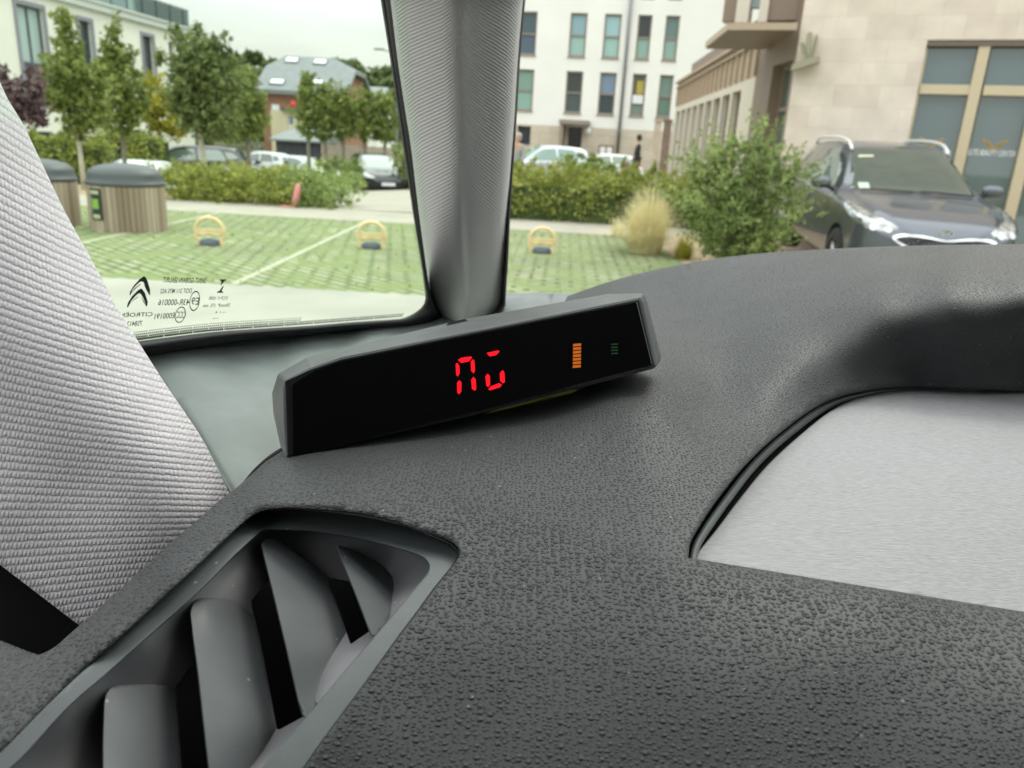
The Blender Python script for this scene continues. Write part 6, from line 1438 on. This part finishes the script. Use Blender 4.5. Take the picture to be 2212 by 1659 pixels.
# ================================================================== PARKING DISPLAY on the dash
MT['hous'] = M('grey_display_plastic', (.072, .079, .079), .45, var=.10, vs=90, bump=.3, bs=2200, bd=.00006)
MT['bezel'] = M('dark_display_bezel', (.022, .024, .026), .35)
MT['scr'] = M('smoked_display_window', (.0030, .0030, .0045), .07, spec=.6, coat=.5)
fp = [W(618, 990, .205), W(1419, 793, .243), W(613, 822, .2075)]
fn = (fp[1] - fp[0]).cross(fp[2] - fp[0]).normalized()
if fn.dot(CAM - fp[0]) < 0: fn = -fn
def sp_(u, v, off=0.0): return hit(u, v, fp[0] + fn * off, fn)
def fdp(u, v): return (sp_(u, v) - CAM).dot(AX_F)
DSP = empty('parking_display', W(1020, 910, .235), label='black parking sensor display with red digits standing tilted on the dashboard', cat='display')
front = [(618, 990), (613, 906), (612, 836), (615, 821), (672, 794), (737, 771), (1050, 709), (1300, 658), (1383, 641), (1389, 652), (1419, 791), (1412, 797), (1050, 892)]
back = [(606, 966), (590, 893), (587, 850), (600, 807), (662, 772), (760, 748), (1000, 690), (1317, 634), (1391, 634), (1397, 648), (1429, 771), (1424, 784), (1050, 860)]
mid = [(a[0] * .25 + b[0] * .75, a[1] * .25 + b[1] * .75) for a, b in zip(front, back)]
V_ = []; n = len(front)
ring = [[sp_(*p) for p in front], [W(p[0], p[1], fdp(*p) + .011) for p in mid], [W(p[0], p[1], fdp(*p) + .017) for p in back]]
ctr = sum(ring[2], Vector()) / n; push = -fn * .012
ring.append([p.lerp(ctr, .12) + push * .7 for p in ring[2]]); ring.append([p.lerp(ctr, .30) + push for p in ring[2]])
V_ = [p for r_ in ring for p in r_]; F_ = [tuple(range(n))[::-1]]
for i in range(len(ring) - 1):
    for k in range(n): F_.append((i * n + k, i * n + (k + 1) % n, (i + 1) * n + (k + 1) % n, (i + 1) * n + k))
F_.append(tuple(range((len(ring) - 1) * n, len(ring) * n)))
H_ = mk('housing', V_, F_, MT['hous'], DSP, world=True)
bv = H_.modifiers.new('bevel', 'BEVEL'); bv.width = .0011; bv.segments = 3; bv.limit_method = 'ANGLE'
bz = [(620, 987), (614.5, 823), (672, 797), (738, 775), (1300, 662), (1380, 646), (1383, 650), (1415, 789), (1405, 795), (1050, 889)]
def slab(name, poly, z0, z1, mat, parent, bevel=0.0):
    n = len(poly); V = [sp_(p[0], p[1], z1) for p in poly] + [sp_(p[0], p[1], z0) for p in poly]
    F = [tuple(range(n)), tuple(range(2 * n - 1, n - 1, -1))] + [(i, i + n, (i + 1) % n + n, (i + 1) % n) for i in range(n)]
    o = mk(name, V, F, mat, parent, world=True)
    if bevel: q = o.modifiers.new('bevel', 'BEVEL'); q.width = bevel; q.segments = 2
    return o
BZ = slab('bezel', bz, -.0005, .0009, MT['bezel'], DSP, .0003)
scr = [(634, 989), (631.5, 830), (680, 800), (741, 779), (1300, 667), (1376, 652), (1409, 787), (1395, 794), (1050, 884)]
SC = slab('screen', scr, .0005, .00125, MT['scr'], DSP, .0002)
MT['red'] = M('lit_red_segment', (.3, .005, .01), .5, emit=((1, .002, .012), 1.1))
MT['org'] = M('lit_orange_bar', (.2, .06, .01), .5, emit=((1, .20, .004), .40))
MT['grn'] = M('dim_green_bar', (.004, .03, .006), .5, emit=((.02, .22, .03), .06))
zz = lambda x, y: (518.4 + x / 2.259, 604.8 + y / 2.259)
def seg(poly, mat, name='digit_segment'): return slab(name, [zz(*p) for p in poly], .0010, .0015, mat, DSP)
for pl_ in ([(1063, 390), (1082, 379), (1126, 373), (1133, 379), (1117, 397), (1080, 405)],
            [(1053, 408), (1061, 405), (1071, 420), (1072, 455), (1063, 471), (1055, 463)],
            [(1059, 503), (1070, 489), (1081, 500), (1080, 545), (1068, 558), (1061, 550)],
            [(1126, 400), (1138, 386), (1144, 394), (1147, 440), (1140, 456), (1128, 443)],
            [(1129, 487), (1140, 472), (1150, 484), (1153, 530), (1146, 540), (1132, 531)],
            [(1204, 356), (1260, 343), (1267, 349), (1249, 367), (1218, 373)],
            [(1198, 470), (1208, 457), (1219, 467), (1221, 511), (1211, 523), (1202, 515)],
            [(1268, 455), (1281, 440), (1290, 450), (1293, 497), (1284, 505), (1270, 492)],
            [(1211, 534), (1224, 519), (1262, 504), (1279, 509), (1270, 523), (1222, 538)]): seg(pl_, MT['red'])
for i in range(7):
    y = 310 + i * 17.4; x = 1626 - i * .25; seg([(x, y + 2), (x + 39, y - 1), (x + 38.5, y + 12), (x - .5, y + 15)], MT['org'], 'signal_bar')
for i in range(4):
    y = 309 + i * 15; seg([(1811, y + 2), (1844, y), (1844, y + 7), (1811, y + 9)], MT['grn'], 'dim_bar')
b = MB()   # little catch standing up from the top edge
tb = [W(u, v, fdp(u, v + 10) + .013) for u, v in ((963, 704), (970, 696), (1004, 689), (1010, 692), (1008, 699), (966, 708))]
n = len(tb); b.add(tb + [p - fn * .004 for p in tb], [tuple(range(n)), tuple(range(2 * n - 1, n - 1, -1))] + [(i, i + n, (i + 1) % n + n, (i + 1) % n) for i in range(n)])
b.build('top_catch', MT['hous'], DSP, world=True)
MT['pad'] = M('yellow_sticky_pad', (.42, .36, .05), .6)
pd = [(1125, 866), (1240, 842), (1234, 849), (1190, 858), (1160, 866), (1075, 888), (1060, 890)]
V_ = [W(u, v, fdp(u, v) + .004) for u, v in smooth(pd, 3, True)]; V2 = [v - fn * .010 for v in V_]; n = len(V_)
mk('adhesive_pad', V_ + V2, [tuple(range(n))] + [(i, i + n, (i + 1) % n + n, (i + 1) % n) for i in range(n)], MT['pad'], DSP, world=True)
b = MB(); cb = smooth([(624, 966), (603, 978), (580, 994), (556, 1016), (540, 1034), (520, 1060)], 4)
b.tube([W(u, v, .232 + .0006 * i) for i, (u, v) in enumerate(cb)], .0011, 8); b.build('gap_shade_tube', MT['black'], DSP, True, world=True)  # black tube laid along the shaded gap between dash and trim
